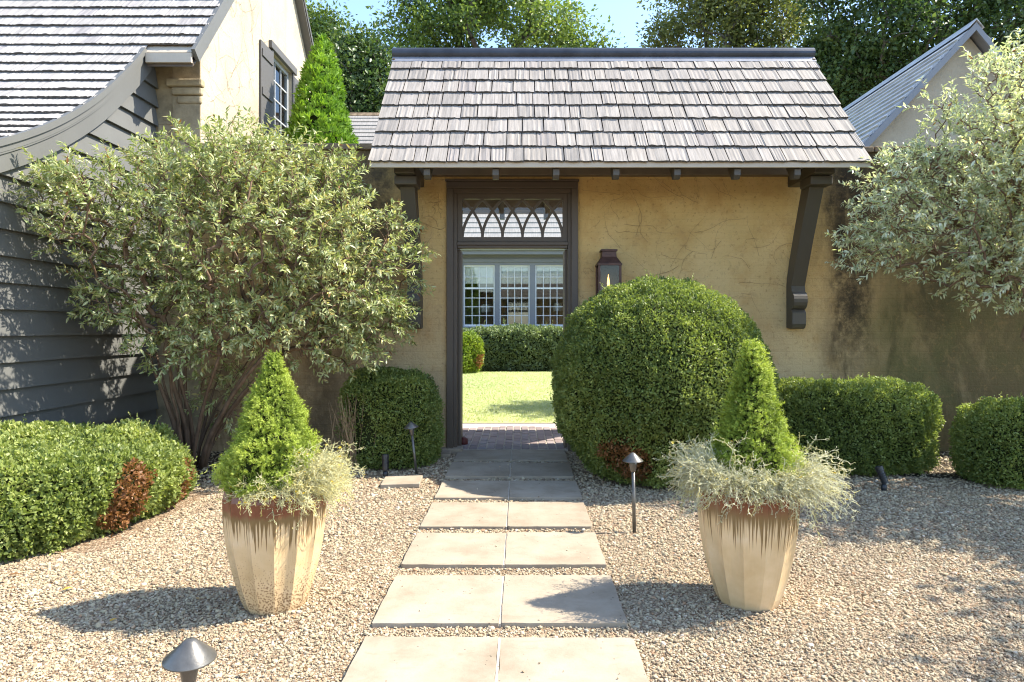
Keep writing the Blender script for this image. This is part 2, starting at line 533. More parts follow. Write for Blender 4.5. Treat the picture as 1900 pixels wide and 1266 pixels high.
M['gravel_bed'] = gravel_bed_mat()

def lawn_mat():
    m, nt, n, l, b = new_mat('mown_lawn')
    pos = N(nt, 'ShaderNodeNewGeometry').outputs['Position']
    c = ramp(nt, noise(nt, pos, 3, 6, .7), [(.3, (.29, .33, .14)), (.55, (.40, .43, .21)), (.75, (.50, .51, .29))]).outputs[0]
    l.new(c, b.inputs['Base Color'])
    b.inputs['Roughness'].default_value = .9
    b.inputs['Specular IOR Level'].default_value = .1
    bump(nt, b, noise(nt, pos, 90, 4, .7), .6, .02)
    return m
M['lawn'] = lawn_mat()
M['grass'] = leaf_mat('grass_blade', [(.30, .36, .14), (.46, .50, .24), (.60, .60, .36)], rough=.6, trans=.4)

def brick_mat():
    m, nt, n, l, b = new_mat('worn_paving_brick')
    oi = N(nt, 'ShaderNodeObjectInfo')
    pos = N(nt, 'ShaderNodeNewGeometry').outputs['Position']
    c = ramp(nt, oi.outputs['Random'], [(0, (.17, .12, .11)), (.4, (.215, .165, .155)), (.75, (.26, .205, .19)), (1, (.20, .18, .185))]).outputs[0]
    c = mixc(nt, mth(nt, 'MULTIPLY', noise(nt, pos, 14, 5, .7), .5), c, (.30, .25, .23))
    l.new(c, b.inputs['Base Color']); b.inputs['Roughness'].default_value = .85
    bump(nt, b, noise(nt, pos, 50, 4, .6), .4, .004)
    return m
M['brick'] = brick_mat()
M['mortar'] = plain('pale_sandy_mortar', (.42, .36, .285), .95, .2, 12, .5, .004, .1)
M['courtyard_paving'] = plain('pale_courtyard_paving', (.50, .45, .39), .9, .15, 5, .4, .004, .15)

def pot_mat(name, speck, drip):
    m, nt, n, l, b = new_mat(name)
    tc = N(nt, 'ShaderNodeTexCoord')
    ob = tc.outputs['Object']
    sep = N(nt, 'ShaderNodeSeparateXYZ'); l.new(ob, sep.inputs[0])
    ang = mth(nt, 'ARCTAN2', sep.outputs[1], sep.outputs[0])
    Z = sep.outputs[2]
    def ang_noise(sc, det):
        cb = N(nt, 'ShaderNodeCombineXYZ')
        l.new(mth(nt, 'MULTIPLY', mth(nt, 'COSINE', ang), sc), cb.inputs[0])
        l.new(mth(nt, 'MULTIPLY', mth(nt, 'SINE', ang), sc), cb.inputs[1])
        l.new(mth(nt, 'MULTIPLY', Z, .6), cb.inputs[2])
        return noise(nt, cb.outputs[0], 1.0, det, .7)
    body = ramp(nt, noise(nt, ob, 5, 4, .6), [(.3, (.52, .36, .18)), (.6, (.63, .46, .265)), (.8, (.70, .55, .36))]).outputs[0]
    if speck:
        v = N(nt, 'ShaderNodeTexVoronoi', i_Scale=105); l.new(ob, v.inputs['Vector'])
        k = mth(nt, 'MULTIPLY', mth(nt, 'SUBTRACT', 1.0, smooth(nt, Z, .03, .44)), mth(nt, 'ADD', noise(nt, ob, 5, 4, .6), .15))
        f = mth(nt, 'LESS_THAN', v.outputs['Distance'], mth(nt, 'MULTIPLY', k, .62))
        body = mixc(nt, mth(nt, 'MULTIPLY', f, .85), body, (.17, .085, .035))
    d1 = mth(nt, 'ADD', mth(nt, 'MULTIPLY', smooth(nt, ang_noise(27, 2), .42, .70), drip * .8), mth(nt, 'MULTIPLY', ang_noise(7, 2), drip * .35))
    edge = mth(nt, 'SUBTRACT', .505 if speck else .50, d1)
    f1 = smooth(nt, mth(nt, 'SUBTRACT', Z, edge), -.012, .012) if speck else smooth(nt, mth(nt, 'SUBTRACT', Z, edge), -.03, .035)
    col = mixc(nt, mth(nt, 'MULTIPLY', f1, .93), body, (.15, .09, .03))
    d2 = mth(nt, 'MULTIPLY', ang_noise(9, 3), .05)
    f2 = smooth(nt, mth(nt, 'ADD', Z, d2), *((.505, .54) if speck else (.49, .57)))
    col = mixc(nt, f2, col, mixc(nt, noise(nt, ob, 14, 5, .7), (.10, .035, .016), (.26, .085, .04)))
    l.new(col, b.inputs['Base Color'])
    b.inputs['Roughness'].default_value = .24
    b.inputs['Specular IOR Level'].default_value = .5
    bump(nt, b, noise(nt, ob, 24, 4, .6), .12, .004)
    return m
M['pot_a'] = pot_mat('speckled_cream_glaze', True, .17)
M['pot_b'] = pot_mat('plain_cream_glaze', False, .20)

M['box_leaf'] = leaf_mat('boxwood_leaf', [(.07, .10, .028), (.155, .20, .05), (.27, .32, .085), (.44, .46, .16)], rough=.46, trans=.38, spec=.4)
M['box_far'] = leaf_mat('far_hedge_leaf', [(.11, .15, .065), (.18, .23, .10), (.26, .31, .15)], rough=.55, trans=.25)
M['lime_leaf'] = leaf_mat('lime_green_leaf', [(.10, .17, .02), (.2, .28, .03), (.32, .36, .05)], rough=.45, trans=.3)
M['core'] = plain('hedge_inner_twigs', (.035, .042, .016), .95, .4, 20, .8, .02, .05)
M['vib_leaf'] = leaf_mat('olive_shrub_leaf', [(.12, .16, .05), (.225, .275, .095), (.355, .39, .17), (.55, .565, .33), (.50, .40, .15)], rough=.42, trans=.3, spec=.45)
M['vib_leaf_b'] = leaf_mat('silvery_shrub_leaf', [(.20, .245, .14), (.35, .395, .24), (.52, .55, .39), (.72, .73, .58), (.60, .54, .26)], rough=.36, trans=.36, spec=.6)
M['spruce'] = leaf_mat('dwarf_spruce_needle', [(.10, .145, .02), (.20, .27, .035), (.33, .40, .058), (.48, .53, .11)], rough=.55, trans=.34, spec=.3)
M['thuja'] = leaf_mat('thuja_spray', [(.09, .18, .015), (.16, .29, .025), (.27, .42, .05)], rough=.55, trans=.35, spec=.3)
M['silver'] = leaf_mat('silver_wire_stem', [(.33, .325, .20), (.47, .46, .30), (.62, .60, .41), (.56, .50, .20)], rough=.7, trans=.1, spec=.2)
M['gold'] = leaf_mat('yellow_green_wire_stem', [(.34, .34, .19), (.48, .47, .25), (.62, .58, .34), (.58, .50, .16)], rough=.7, trans=.1, spec=.2)
M['flower'] = leaf_mat('yellow_flower_head', [(.62, .42, .02), (.72, .55, .06)], rough=.6, trans=.2)
M['oak'] = leaf_mat('oak_leaf', [(.06, .10, .03), (.125, .185, .045), (.22, .285, .06), (.40, .42, .09)], rough=.42, trans=.38, spec=.45)
M['oak_warm'] = leaf_mat('turning_oak_leaf', [(.09, .115, .04), (.165, .19, .06), (.27, .275, .085), (.42, .32, .10)], rough=.42, trans=.36, spec=.45)
M['oak_dark'] = leaf_mat('dark_oak_leaf', [(.03, .06, .025), (.06, .105, .035), (.11, .16, .045), (.22, .25, .06)], rough=.42, trans=.32, spec=.45)
M['yellow_leaf'] = plain('fallen_yellow_leaf', (.45, .27, .04), .7, .3, 30, .2)
M['brown_leaf'] = plain('fallen_brown_leaf', (.20, .10, .04), .7, .3, 30, .2)

def emit_mat(name, col, s):
    m, nt, n, l, b = new_mat(name)
    b.inputs['Base Color'].default_value = (*col, 1)
    b.inputs['Emission Color'].default_value = (*col, 1)
    b.inputs['Emission Strength'].default_value = s
    return m
M['flame'] = emit_mat('gas_flame', (1.0, .52, .12), 4.0)

rnd = random.Random(7)

# ------------------------------------------------------------------ ground
def sheet(name, x0, x1, y0, y1, z, mat):
    o = MB().add([(x0, y0, z), (x1, y0, z), (x1, y1, z), (x0, y1, z)], [(0, 1, 2, 3)]).build(name, mat)
    o['kind'] = 'structure'
    return o
ground = sheet('ground', -400, 400, -300, 900, -0.035, M['earth'])
gravel_bed = sheet('gravel_bed', -14, 16, -16, 7.42, 0.0, M['gravel_bed'])
lawn = sheet('lawn', -14, 16, 9.42, 20.3, 0.012, M['lawn'])
court = sheet('courtyard_path', -6, 8, 7.42, 9.4, 0.004, M['courtyard_paving'])

WALL_Y, WALL_T = 7.3, 0.36
DX0, DX1, DTOP = -0.80, 0.64, 3.02          # doorway opening in the wall

# brick apron in the doorway, its far edge a shallow arc
def arc_y(x):
    return 9.0 - 0.42 * ((x + .09) / 1.0) ** 2
bx = [-.78 + i * (1.40 / 24) for i in range(25)]
poly = [(-.78, 7.305), (.62, 7.305)] + [(x, arc_y(x)) for x in reversed(bx)]
apron = MB().prism(poly, 'z', 0.0, 0.022).build('brick_path', M['mortar'])
apron['kind'] = 'structure'
brick_me = MB().box(-.5, .5, -.5, .5, 0, 1).mesh('brick')
brick_me.materials.append(M['brick'])
bw = 1.40 / 14
for i in range(14):
    xc = -.78 + (i + .5) * bw
    y = 7.325 - (.1 if i % 2 else 0.0)
    while True:
        y0, y1 = max(y, 7.315), y + .198
        lim = arc_y(xc) - .012
        if y0 > lim - .04: break
        y1c = min(y1 - .012, lim)
        if y1c - y0 > .03:
            b = bpy.data.objects.new('brick', brick_me)
            link(b, apron)
            b.location = (xc + rnd.uniform(-.003, .003), (y0 + y1c) / 2, .012)
            b.rotation_euler = (rnd.uniform(-.012, .012), rnd.uniform(-.012, .012), rnd.uniform(-.02, .02))
            b.scale = (bw - rnd.uniform(.014, .022), y1c - y0, rnd.uniform(.016, .022))
        y += .2

# ------------------------------------------------------------------ garden wall
gw = thing('garden_wall', 'ochre stucco garden wall with dark damp streaks and a doorway through it', 'wall', (0, WALL_Y, 0))
y0, y1 = 0, WALL_T
w = MB()
w.box(-3.6, -1.38, y0, y1, -.02, 3.40)
w.box(-1.38, DX0, y0, y1, -.02, 4.05)
w.box(DX1, 3.32, y0, y1, -.02, 4.05)
w.box(3.32, 9.5, y0, y1, -.02, 3.37)
w.box(DX0, DX1, y0, y1, DTOP, 4.05)
w.build('wall', M['ochre'], gw)
M['coping'] = plain('mossy_brick_coping', (.20, .145, .095), .95, .5, 6, .8, .01, .1)
for (xa, xb, z) in ((-3.6, -1.36, 3.40), (3.3, 9.5, 3.37)):
    k = int(round((xb - xa) / .23)); st = (xb - xa) / k
    for i in range(k):
        o = MB().box(xa + i * st + .005, xa + (i + 1) * st - .005, -.035 - rnd.uniform(0, .01), WALL_T + .035, z + .001, z + .065 + rnd.uniform(0, .008)).build('coping_brick', M['coping'], gw, .012)

def vine(name, label, origin, axes, n, seed, spread, length, rad=.0028, up=.3):
    """dry stems clinging to a wall: origin (3-D), axes = (along, up, out)"""
    rr = random.Random(seed)
    A, U, O = (Vector(a) for a in axes)
    m = MB()
    for i in range(n):
        s, h = spread[0] + rr.random() * (spread[1] - spread[0]), spread[2] + rr.random() * (spread[3] - spread[2])
        a = rr.uniform(0, 6.28)
        pts, rs = [], []
        k = rr.randint(6, 14)
        L = rr.uniform(.3, 1) * length
        for j in range(k):
            pts.append(Vector(origin) + A * s + U * h + O * (.004 + rr.random() * .006))
            rs.append(rad * (1 - j / k * .75) * rr.uniform(.7, 1.1))
            a += rr.gauss(0, .38)
            s += math.cos(a) * L / k
            h += (math.sin(a) * .8 + up) * L / k
            s = min(max(s, spread[4]), spread[5]); h = min(max(h, spread[6]), spread[7])
        m.tube(pts, rs, 4)
    o = m.build(name, M['vine'])
    return tag(o, label, 'vine')
vine('climbing_vine', 'dry bare vine stems clinging to the ochre wall beside the lantern', (0, WALL_Y, 0), ((1, 0, 0), (0, 0, 1), (0, -1, 0)), 44, 3,
     (.9, 3.2, 1.6, 3.0, .72, 3.25, .9, 3.3), 1.0, .0017)
vine('climbing_vine', 'thin dry vine stems on the ochre wall between door frame and bracket', (0, WALL_Y, 0), ((1, 0, 0), (0, 0, 1), (0, -1, 0)), 12, 5,
     (-1.05, -.86, 2.3, 3.0, -1.4, -.84, 2.0, 3.3), .45, .002)

# ------------------------------------------------------------------ doorway
dw = thing('doorway', 'dark brown timber door frame with pointed-arch transom in the ochre wall', 'doorway', (0, WALL_Y, 0))
fx0, fx1, ftop = -.821, .657, 3.04
f = MB()          # outer casing, proud of the wall
f.box(fx0, fx0 + .075, -.045, -.002, 0, ftop - .075).build('casing', M['dark_wood'], dw, .006)
MB().box(fx1 - .075, fx1, -.045, -.002, 0, ftop - .075).build('casing', M['dark_wood'], dw, .006)
MB().box(fx0, fx1, -.045, -.002, ftop - .074, ftop).build('casing', M['dark_wood'], dw, .006)
MB().box(fx0 - .012, fx1 + .012, -.058, -.002, ftop + .001, ftop + .022).build('drip_moulding', M['dark_wood'], dw, .004)
# jambs fill the reveal
MB().box(DX0 + .001, DX0 + .095, .0, WALL_T + .02, 0, DTOP - .10).build('jamb', M['dark_wood'], dw, .008)
MB().box(DX1 - .095, DX1 - .001, .0, WALL_T + .02, 0, DTOP - .10).build('jamb', M['dark_wood'], dw, .008)
MB().box(DX0 + .001, DX1 - .001, .0, WALL_T + .02, DTOP - .099, DTOP - .001).build('head', M['dark_wood'], dw, .008)
# stepped stops inside the jambs
for xa, xb in ((DX0 + .0955, DX0 + .125), (DX1 - .125, DX1 - .0955)):
    MB().box(xa, xb, .10, WALL_T + .015, 0, 2.29).build('door_stop', M['dark_wood'], dw, .005)
MB().box(DX0 + .096, DX1 - .096, .012, .12, 2.295, 2.375).build('transom_bar', M['dark_wood'], dw, .008)
MB().box(DX0 + .0955, DX1 - .0955, -.012, .011, 2.33, 2.365).build('transom_drip', M['dark_wood'], dw, .004)
# transom sash with interlaced arches
tr = MB()
tx0, tx1, tz0, tz1 = DX0 + .096, DX1 - .096, 2.376, 2.92
s = .055
tr.box(tx0, tx0 + s, .03, .08, tz0, tz1); tr.box(tx1 - s, tx1, .03, .08, tz0, tz1)
tr.box(tx0 + s, tx1 - s, .03, .08, tz0, tz0 + .05); tr.box(tx0 + s, tx1 - s, .03, .08, tz1 - .06, tz1)
sash = tr.build('transom', M['dark_wood'], dw)
gx0, gx1, gz0, gz1 = tx0 + s, tx1 - s, tz0 + .05, tz1 - .06
bay = (gx1 - gx0) / 5
for i in range(6):
    for sg in (-1, 1):
        if not (0 <= i + sg <= 5): continue
        pts = []
        for k in range(13):
            t = k / 12
            pts.append((gx0 + i * bay + sg * bay * t ** 1.9, gz0 + (gz1 - gz0) * t))
        m = MB()
        hw = .0145
        yo = .036 if sg > 0 else .0345
        vv, ff = [], []
        for k, p in enumerate(pts):
            q0, q1 = pts[max(0, k - 1)], pts[min(12, k + 1)]
            dx, dz = q1[0] - q0[0], q1[1] - q0[1]
            ln = math.hypot(dx, dz); nx, nz = -dz / ln * hw, dx / ln * hw
            for a, yy in ((1, yo), (-1, yo), (-1, .074), (1, .074)):
                xx = min(max(p[0] + a * nx, gx0), gx1); zz = min(max(p[1] + a * nz, gz0), gz1)
                vv.append((xx, yy, zz))
        for k in range(12):
            for c in range(4):
                ff.append((k * 4 + c, k * 4 + (c + 1) % 4, (k + 1) * 4 + (c + 1) % 4, (k + 1) * 4 + c))
        m.add(vv, ff).build('glazing_bar', M['dark_wood'], sash)
MB().box(gx0, gx1, .053, .056, gz0, gz1).build('pane', M['clear_glass'], sash)
sill = MB().box(DX0 - .10, DX0 + .16, -.12, .10, .0, .05).build('threshold_stone', M['stone'], dw, .008)
tag(MB().lathe([(.02, 0), (.045, .0), (.05, .03), (.045, .075), (.02, .09)], 10, (-.655, 7.60, .022)).build('doorstop', plain('dark_red_clay', (.10, .02, .015), .6), smooth=True),
    'small dark red doorstop beside the open doorway jamb', 'doorstop')

# ------------------------------------------------------------------ gateway canopy roof
EY, EZ, RY, RZ = 6.3, 3.017, 7.6, 4.60
CX0, CX1 = -1.475, 3.43
gc = thing('gateway_canopy', 'steep grey shingled canopy roof on dark timber brackets over the doorway', 'canopy', (0, 0, 0))
TH = math.atan2(RZ - EZ, RY - EY)
def on_roof(s, off=0.0):
    return (EY + s * math.cos(TH) - off * math.sin(TH), EZ + s * math.sin(TH) + off * math.cos(TH))
SL = math.hypot(RY - EY, RZ - EZ)
# deck: two slopes
pf = [on_roof(0.03, -.012), on_roof(SL, -.012), on_roof(SL, -.06), on_roof(.03, -.06)]
MB().prism(pf, 'x', CX0 + .03, CX1 - .03).build('roof_deck', M['dark_wood'], gc)
def mir(p): return (2 * RY - p[0], p[1])
MB().prism([mir(p) for p in pf], 'x', CX0 + .03, CX1 - .03).build('roof_deck', M['dark_wood'], gc)

def shingle_variants(name, n, mat, seed, L=.32, t=.026, grooves=9, depth=.0045):
    out = []
    rr = random.Random(seed)
    for v in range(n):
        k = grooves
        xs = [-.5 + i / k for i in range(k + 1)]
        smoothish = rr.random() < .3
        vs_, fs_ = [], []
        for i, x in enumerate(xs):
            g = (rr.uniform(-1, 1) * depth) * (.35 if smoothish else 1)
            jag = rr.uniform(0, .012)
            vs_ += [(x, -jag, t * .42), (x, -jag, t + g), (x, L, .003 + g * .5)]
        for i in range(k):
            a, b_ = i * 3, (i + 1) * 3
            fs_ += [(a, b_, b_ + 1, a + 1), (a + 1, b_ + 1, b_ + 2, a + 2)]
        fs_ += [(0, 1, 2), (k * 3, k * 3 + 2, k * 3 + 1)]
        me = bpy.data.meshes.new(name)
        me.from_pydata(vs_, [], fs_); me.update()
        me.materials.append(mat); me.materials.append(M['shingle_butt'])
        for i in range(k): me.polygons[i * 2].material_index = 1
        out.append(me)
    return out

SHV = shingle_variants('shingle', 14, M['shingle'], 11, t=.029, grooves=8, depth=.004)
NC = 8
EXP = (SL - .06) / NC
for c in range(NC):
    x = CX0
    first = True
    while x < CX1 - .01:
        wd = rnd.choice([.115, .15, .175, .195, .205, .22, .235])
        if first: wd = rnd.uniform(.09, .24); first = False
        if CX1 - (x + wd) < .07: wd = CX1 - x
        o = bpy.data.objects.new('shingle', rnd.choice(SHV))
        link(o, gc)
        yy, zz = on_roof(c * EXP - .02 + rnd.uniform(-.004, .004))
        o.location = (x + wd / 2, yy, zz)
        o.rotation_euler = (TH + rnd.uniform(-.006, .006), rnd.uniform(-.012, .012), 0)
        o.scale = (wd - rnd.uniform(.007, .014), 1, rnd.uniform(.9, 1.15))
        x += wd
# back slope, never seen from the front: one joined shell of courses
bk = MB()
for c in range(NC):
    a = on_roof(c * EXP - .02, .006); b_ = on_roof(c * EXP - .02, .028); d_ = on_roof(c * EXP + .30, .004)
    bk.prism([mir(a), mir(b_), mir(d_)], 'x', CX0, CX1)
o = bk.build('back_slope_shingles', M['shingle'], gc); o['kind'] = 'stuff'
# ridge cap: a roll with flat wings
pr = []
for k in range(13):
    a = -.5 + math.pi * k / 12 * 1.32
    pr.append((RY + .075 * math.cos(a), RZ + .02 + .07 * math.sin(a)))
rp = [(RY + .085 * math.cos(R(-40 + 260 * k / 16)), RZ + .004 + .076 * math.sin(R(-40 + 260 * k / 16))) for k in range(17)]
MB().prism(rp, 'x', CX0 - .01, CX1 + .01).build('ridge_roll', M['ridge_metal'], gc)
wing = [(RY - .125, RZ - .122), (RY - .115, RZ - .106), (RY, RZ + .03), (RY + .115, RZ - .106), (RY + .125, RZ - .122), (RY, RZ + .015)]
MB().prism(wing, 'x', CX0 - .005, CX1 + .005).build('ridge_flashing', plain('pale_lead_flashing', (.22, .23, .26), .45, .2, 5, .1, .003, .5, .3), gc)
# fascia and eave edge
MB().box(CX0 + .012, CX1 - .012, EY - .006, EY + .022, EZ - .058, EZ + .0).build('fascia', M['fascia'], gc, .004)
MB().box(CX0 + .012, CX1 - .012, 2 * RY - EY - .022, 2 * RY - EY + .006, EZ - .058, EZ).build('fascia', M['fascia'], gc, .004)
# bargeboards at both gable ends
for xa in (CX0 + .002, CX1 - .03):
    for fn in (lambda p: p, mir):
        q = [on_roof(.03, -.062), on_roof(SL, -.062), on_roof(SL, -.15), on_roof(.06, -.13)]
        MB().prism([fn(p) for p in q], 'x', xa, xa + .028).build('bargeboard', M['dark_wood'], gc)
# rafters
for xr in (-1.36, -.91, -.235, .36, .95, 1.55, 2.14, 2.73, 3.31):
    q = [(EY + .045, EZ - .06), (EY + .045, EZ - .12), (EY + .08, EZ - .152), (EY + .14, EZ - .148), (7.27, EZ - .148 + .83 * math.tan(TH)), (7.27, EZ + .97 * math.tan(TH) - .12), (EY + .08, EZ + .08 * math.tan(TH) - .115)]
    if xr in (-1.36, 3.31): continue
    MB().prism(q, 'x', xr - .032, xr + .032).build('rafter_tail', M['bracket_wood'], gc, .004)
    MB().prism([mir(p) for p in q], 'x', xr - .032, xr + .032).build('rafter_tail', M['bracket_wood'], gc, .004)
# wall plate
MB().box(CX0 + .22, CX1 - .22, WALL_Y - .10, WALL_Y - .002, 3.10, 3.235).build('wall_plate', plain('brown_wall_plate', (.15, .12, .09), .6), gc, .006)
MB().box(CX0 + .22, CX1 - .22, WALL_Y + WALL_T + .002, WALL_Y + WALL_T + .10, 3.10, 3.235).build('wall_plate', M['dark_wood'], gc, .006)
# purlin the brackets carry
MB().box(CX0 + .10, CX1 - .10, 6.58, 6.70, 3.085, 3.215).build('purlin', M['bracket_wood'], gc, .006)
for xb in (-1.165, 3.085):
    p = []
    d = lambda a, z: (WALL_Y - .003 - a, z)
    p += [d(0, 1.40), d(.10, 1.385), d(.145, 1.40), d(.165, 1.44), d(.165, 1.565), d(.135, 1.60)]
    for k in range(9):
        a = R(-100 + 175 * k / 8)
        p.append(d(.125 + .085 * math.cos(a), 1.70 + .10 * math.sin(a)))
    p += [d(.135, 1.86), d(.22, 2.06), d(.36, 2.38), d(.50, 2.68), d(.62, 2.93), d(.64, 2.955)]
    p += [d(.42, 2.955), d(.33, 2.74), d(.19, 2.42), d(.07, 2.12), d(.02, 1.96), d(0, 1.88)]
    br = MB().prism(p, 'x', xb - .075, xb + .075).build('bracket', M['bracket_wood'], gc, .008)
    MB().box(xb - .105, xb + .105, 6.52, WALL_Y - .102, 2.957, 3.083).build('bracket_arm', M['bracket_wood'], gc, .012)
    MB().box(xb - .115, xb + .115, 6.60, 6.86, 2.86, 2.954).build('bracket_cap', M['bracket_wood'], gc, .012)

# ------------------------------------------------------------------ house with swept roof
SX = -4.11                       # siding plane
GX = -3.60                       # gable plane
hs = thing('side_house', 'cream stucco and grey lapped-board house with pale swept shingle roof', 'house', (0, 0, 0))
prof = [(3.75, 2.36), (4.4, 2.575), (4.98, 2.82), (5.556, 3.14), (6.08, 3.52), (6.50, 3.91), (6.92, 4.36), (7.63, 5.27), (9.53, 7.70)]
# resample the roof profile smoothly
def catmull(P, n=12):
    out = []
    for i in range(len(P) - 1):
        p0, p1, p2, p3 = P[max(i - 1, 0)], P[i], P[i + 1], P[min(i + 2, len(P) - 1)]
        for k in range(n):
            t = k / n
            out.append(tuple(.5 * ((2 * b) + (-a + c) * t + (2 * a - 5 * b + 4 * c - d_) * t * t + (-a + 3 * b - 3 * c + d_) * t ** 3)
                             for a, b, c, d_ in zip(p0, p1, p2, p3)))
    out.append(P[-1])
    return out
PR = catmull(prof)
cum = [0.0]
for a, b_ in zip(PR, PR[1:]): cum.append(cum[-1] + math.dist(a, b_))
def prof_at(s):
    s = min(max(s, 0), cum[-1] - 1e-6)
    i = max(k for k in range(len(cum) - 1) if cum[k] <= s)
    t = (s - cum[i]) / (cum[i + 1] - cum[i])
    a, b_ = PR[i], PR[i + 1]
    th = math.atan2(b_[1] - a[1], b_[0] - a[0])
    return a[0] + t * (b_[0] - a[0]), a[1] + t * (b_[1] - a[1]), th
def prof_off(s, off):
    y, z, th = prof_at(s)
    return (y - off * math.sin(th), z + off * math.cos(th))
s_eave = min(range(len(PR)), key=lambda i: abs(PR[i][0] - 6.92))
S_EAVE = cum[s_eave]
RX_LOW, RX_UP = SX + .10, -3.47
# decks
def strip(s0, s1, o0, o1, n):
    a = [prof_off(s0 + (s1 - s0) * k / n, o0) for k in range(n + 1)]
    b_ = [prof_off(s0 + (s1 - s0) * k / n, o1) for k in range(n + 1)]
    return a + b_[::-1]
MB().prism(strip(0, S_EAVE, -.01, -.07, 40), 'x', -9.0, RX_LOW - .004).build('roof_deck', M['siding'], hs)
MB().prism(strip(S_EAVE, cum[-1], -.01, -.07, 8), 'x', -9.0, RX_UP - .004).build('roof_deck', M['fascia'], hs)
fy, fz = 12.14, 4.64
MB().prism([(9.53, 7.69), (fy, fz), (fy - .03, fz - .06), (9.53, 7.60)], 'x', -9.0, RX_UP - .004).build('roof_deck', M['shutter'], hs)
# shingles of the visible slope
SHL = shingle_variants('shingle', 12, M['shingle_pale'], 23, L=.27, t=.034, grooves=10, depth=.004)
LEXP = .205
s = 0.02
while s < cum[-1] - .1:
    y, z, th = prof_at(s)
    y2, z2, th2 = prof_at(s + .14)
    th = th2
    xr = RX_UP if s > S_EAVE - .02 else RX_LOW
    # only as far left as a viewer near the camera can see
    xl = -.86 * max(y, 4.0) - .35
    x = xr
    if z < 6.6:
        while x > xl:
            wd = rnd.choice([.16, .2, .23, .26])
            o = bpy.data.objects.new('shingle', rnd.choice(SHL))
            link(o, hs)
            o.location = (x - wd / 2, y, z)
            o.rotation_euler = (th + rnd.uniform(-.005, .005), rnd.uniform(-.006, .006), 0)
            o.scale = (wd - rnd.uniform(.002, .005), 1, rnd.uniform(.92, 1.08))
            x -= wd
        xs = x
    else:
        xs = xr
    s += LEXP
rs_ = MB()      # the rest of the same courses, out of the frame
s = 0.02
while s < cum[-1] - .1:
    y, z, th = prof_at(s)
    xr = (-.86 * max(y, 4.0) - .62) if z < 6.6 else RX_UP
    if xr > -9.0:
        rs_.prism([prof_off(s, .004), prof_off(s, .026), prof_off(s + .26, .004)], 'x', -9.0, xr)
    s += LEXP
o = rs_.build('shingle_courses', M['shingle_pale'], hs); o['kind'] = 'stuff'
# swept verge: light drip edge above, broad board below
MB().prism(strip(.0, S_EAVE + .02, .03, -.022, 44), 'x', RX_LOW - .03, RX_LOW + .014).build('verge_strip', M['siding'], hs)
MB().prism(strip(.03, S_EAVE + .015, -.024, -.085, 44), 'x', RX_LOW - .05, RX_LOW - .008).build('verge_board', M['siding'], hs)
MB().prism(strip(.03, S_EAVE + .01, -.086, -.215, 44), 'x', SX + .046, SX + .08).build('bargeboard', M['siding'], hs)
MB().prism(strip(S_EAVE - .02, cum[-1], .03, -.11, 6), 'x', RX_UP - .03, RX_UP + .012).build('verge_strip', M['siding'], hs)
MB().prism([(9.54, 7.73), (fy + .02, fz + .0), (fy - .02, fz - .05), (9.54, 7.66)], 'x', RX_UP - .028, RX_UP + .012).build('verge_strip', M['shutter'], hs)
# eave fascia of the upper roof (the short piece beside the swept verge)
MB().box(RX_LOW + .016, RX_UP - .035, 6.90, 6.935, 4.23, 4.335).build('eave_fascia', M['fascia'], hs, .004)
MB().prism([(6.937, 4.24), (7.29, 4.60), (7.29, 4.56), (6.937, 4.20)], 'x', RX_LOW + .016, RX_UP - .035).build('soffit', M['dark_wood'], hs)
# stucco body with gable
def roof_z(y):
    return min(4.36 + 1.28 * (y - 6.92), 7.70 - 1.17 * (y - 9.53)) - .10
gpoly = [(7.302, 0.0), (11.95, 0.0), (11.95, roof_z(11.95)), (9.53, roof_z(9.53)), (7.302, roof_z(7.302))]
WY0, WY1, WZ0, WZ1 = 9.40, 10.22, 3.95, 5.42     # window opening in the gable
def gable_piece(yl, yh, zl=0.0, zh=None):
    ys = [yl] + ([9.53] if yl < 9.53 < yh else []) + [yh]
    if zh is None:
        top = [(y, roof_z(y)) for y in ys]
    else:
        top = [(yl, zh), (yh, zh)]
    return [(yl, zl), (yh, zl)] + top[::-1]
g = MB()
g.prism(gable_piece(7.302, WY0), 'x', GX - .3, GX)
g.prism(gable_piece(WY1, 11.95), 'x', GX - .3, GX)
g.prism(gable_piece(WY0, WY1, 0, WZ0), 'x', GX - .3, GX)
g.prism(gable_piece(WY0, WY1, WZ1), 'x', GX - .3, GX)
g.build('stucco_wall', M['cream'], hs)
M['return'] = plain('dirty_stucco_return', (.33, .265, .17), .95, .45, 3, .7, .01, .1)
MB().box(-9, GX - .3, 7.302, 7.6, 0, roof_z(7.302)).build('stucco_wall', M['return'], hs)
MB().box(GX - .31, GX - .002, 7.288, 7.3015, 0, roof_z(7.302) - .03).build('stucco_render', M['return'], hs)
for k, (dx, dz, dd) in enumerate(((.30, 4.19, .075), (.25, 4.10, .05), (.20, 4.01, .03))):
    MB().box(GX - dx - .06, GX - .001 + dd * .6, 7.30 - dd, 7.301 + .02, dz - .088, dz).build('corbel', M['return'], hs, .02)
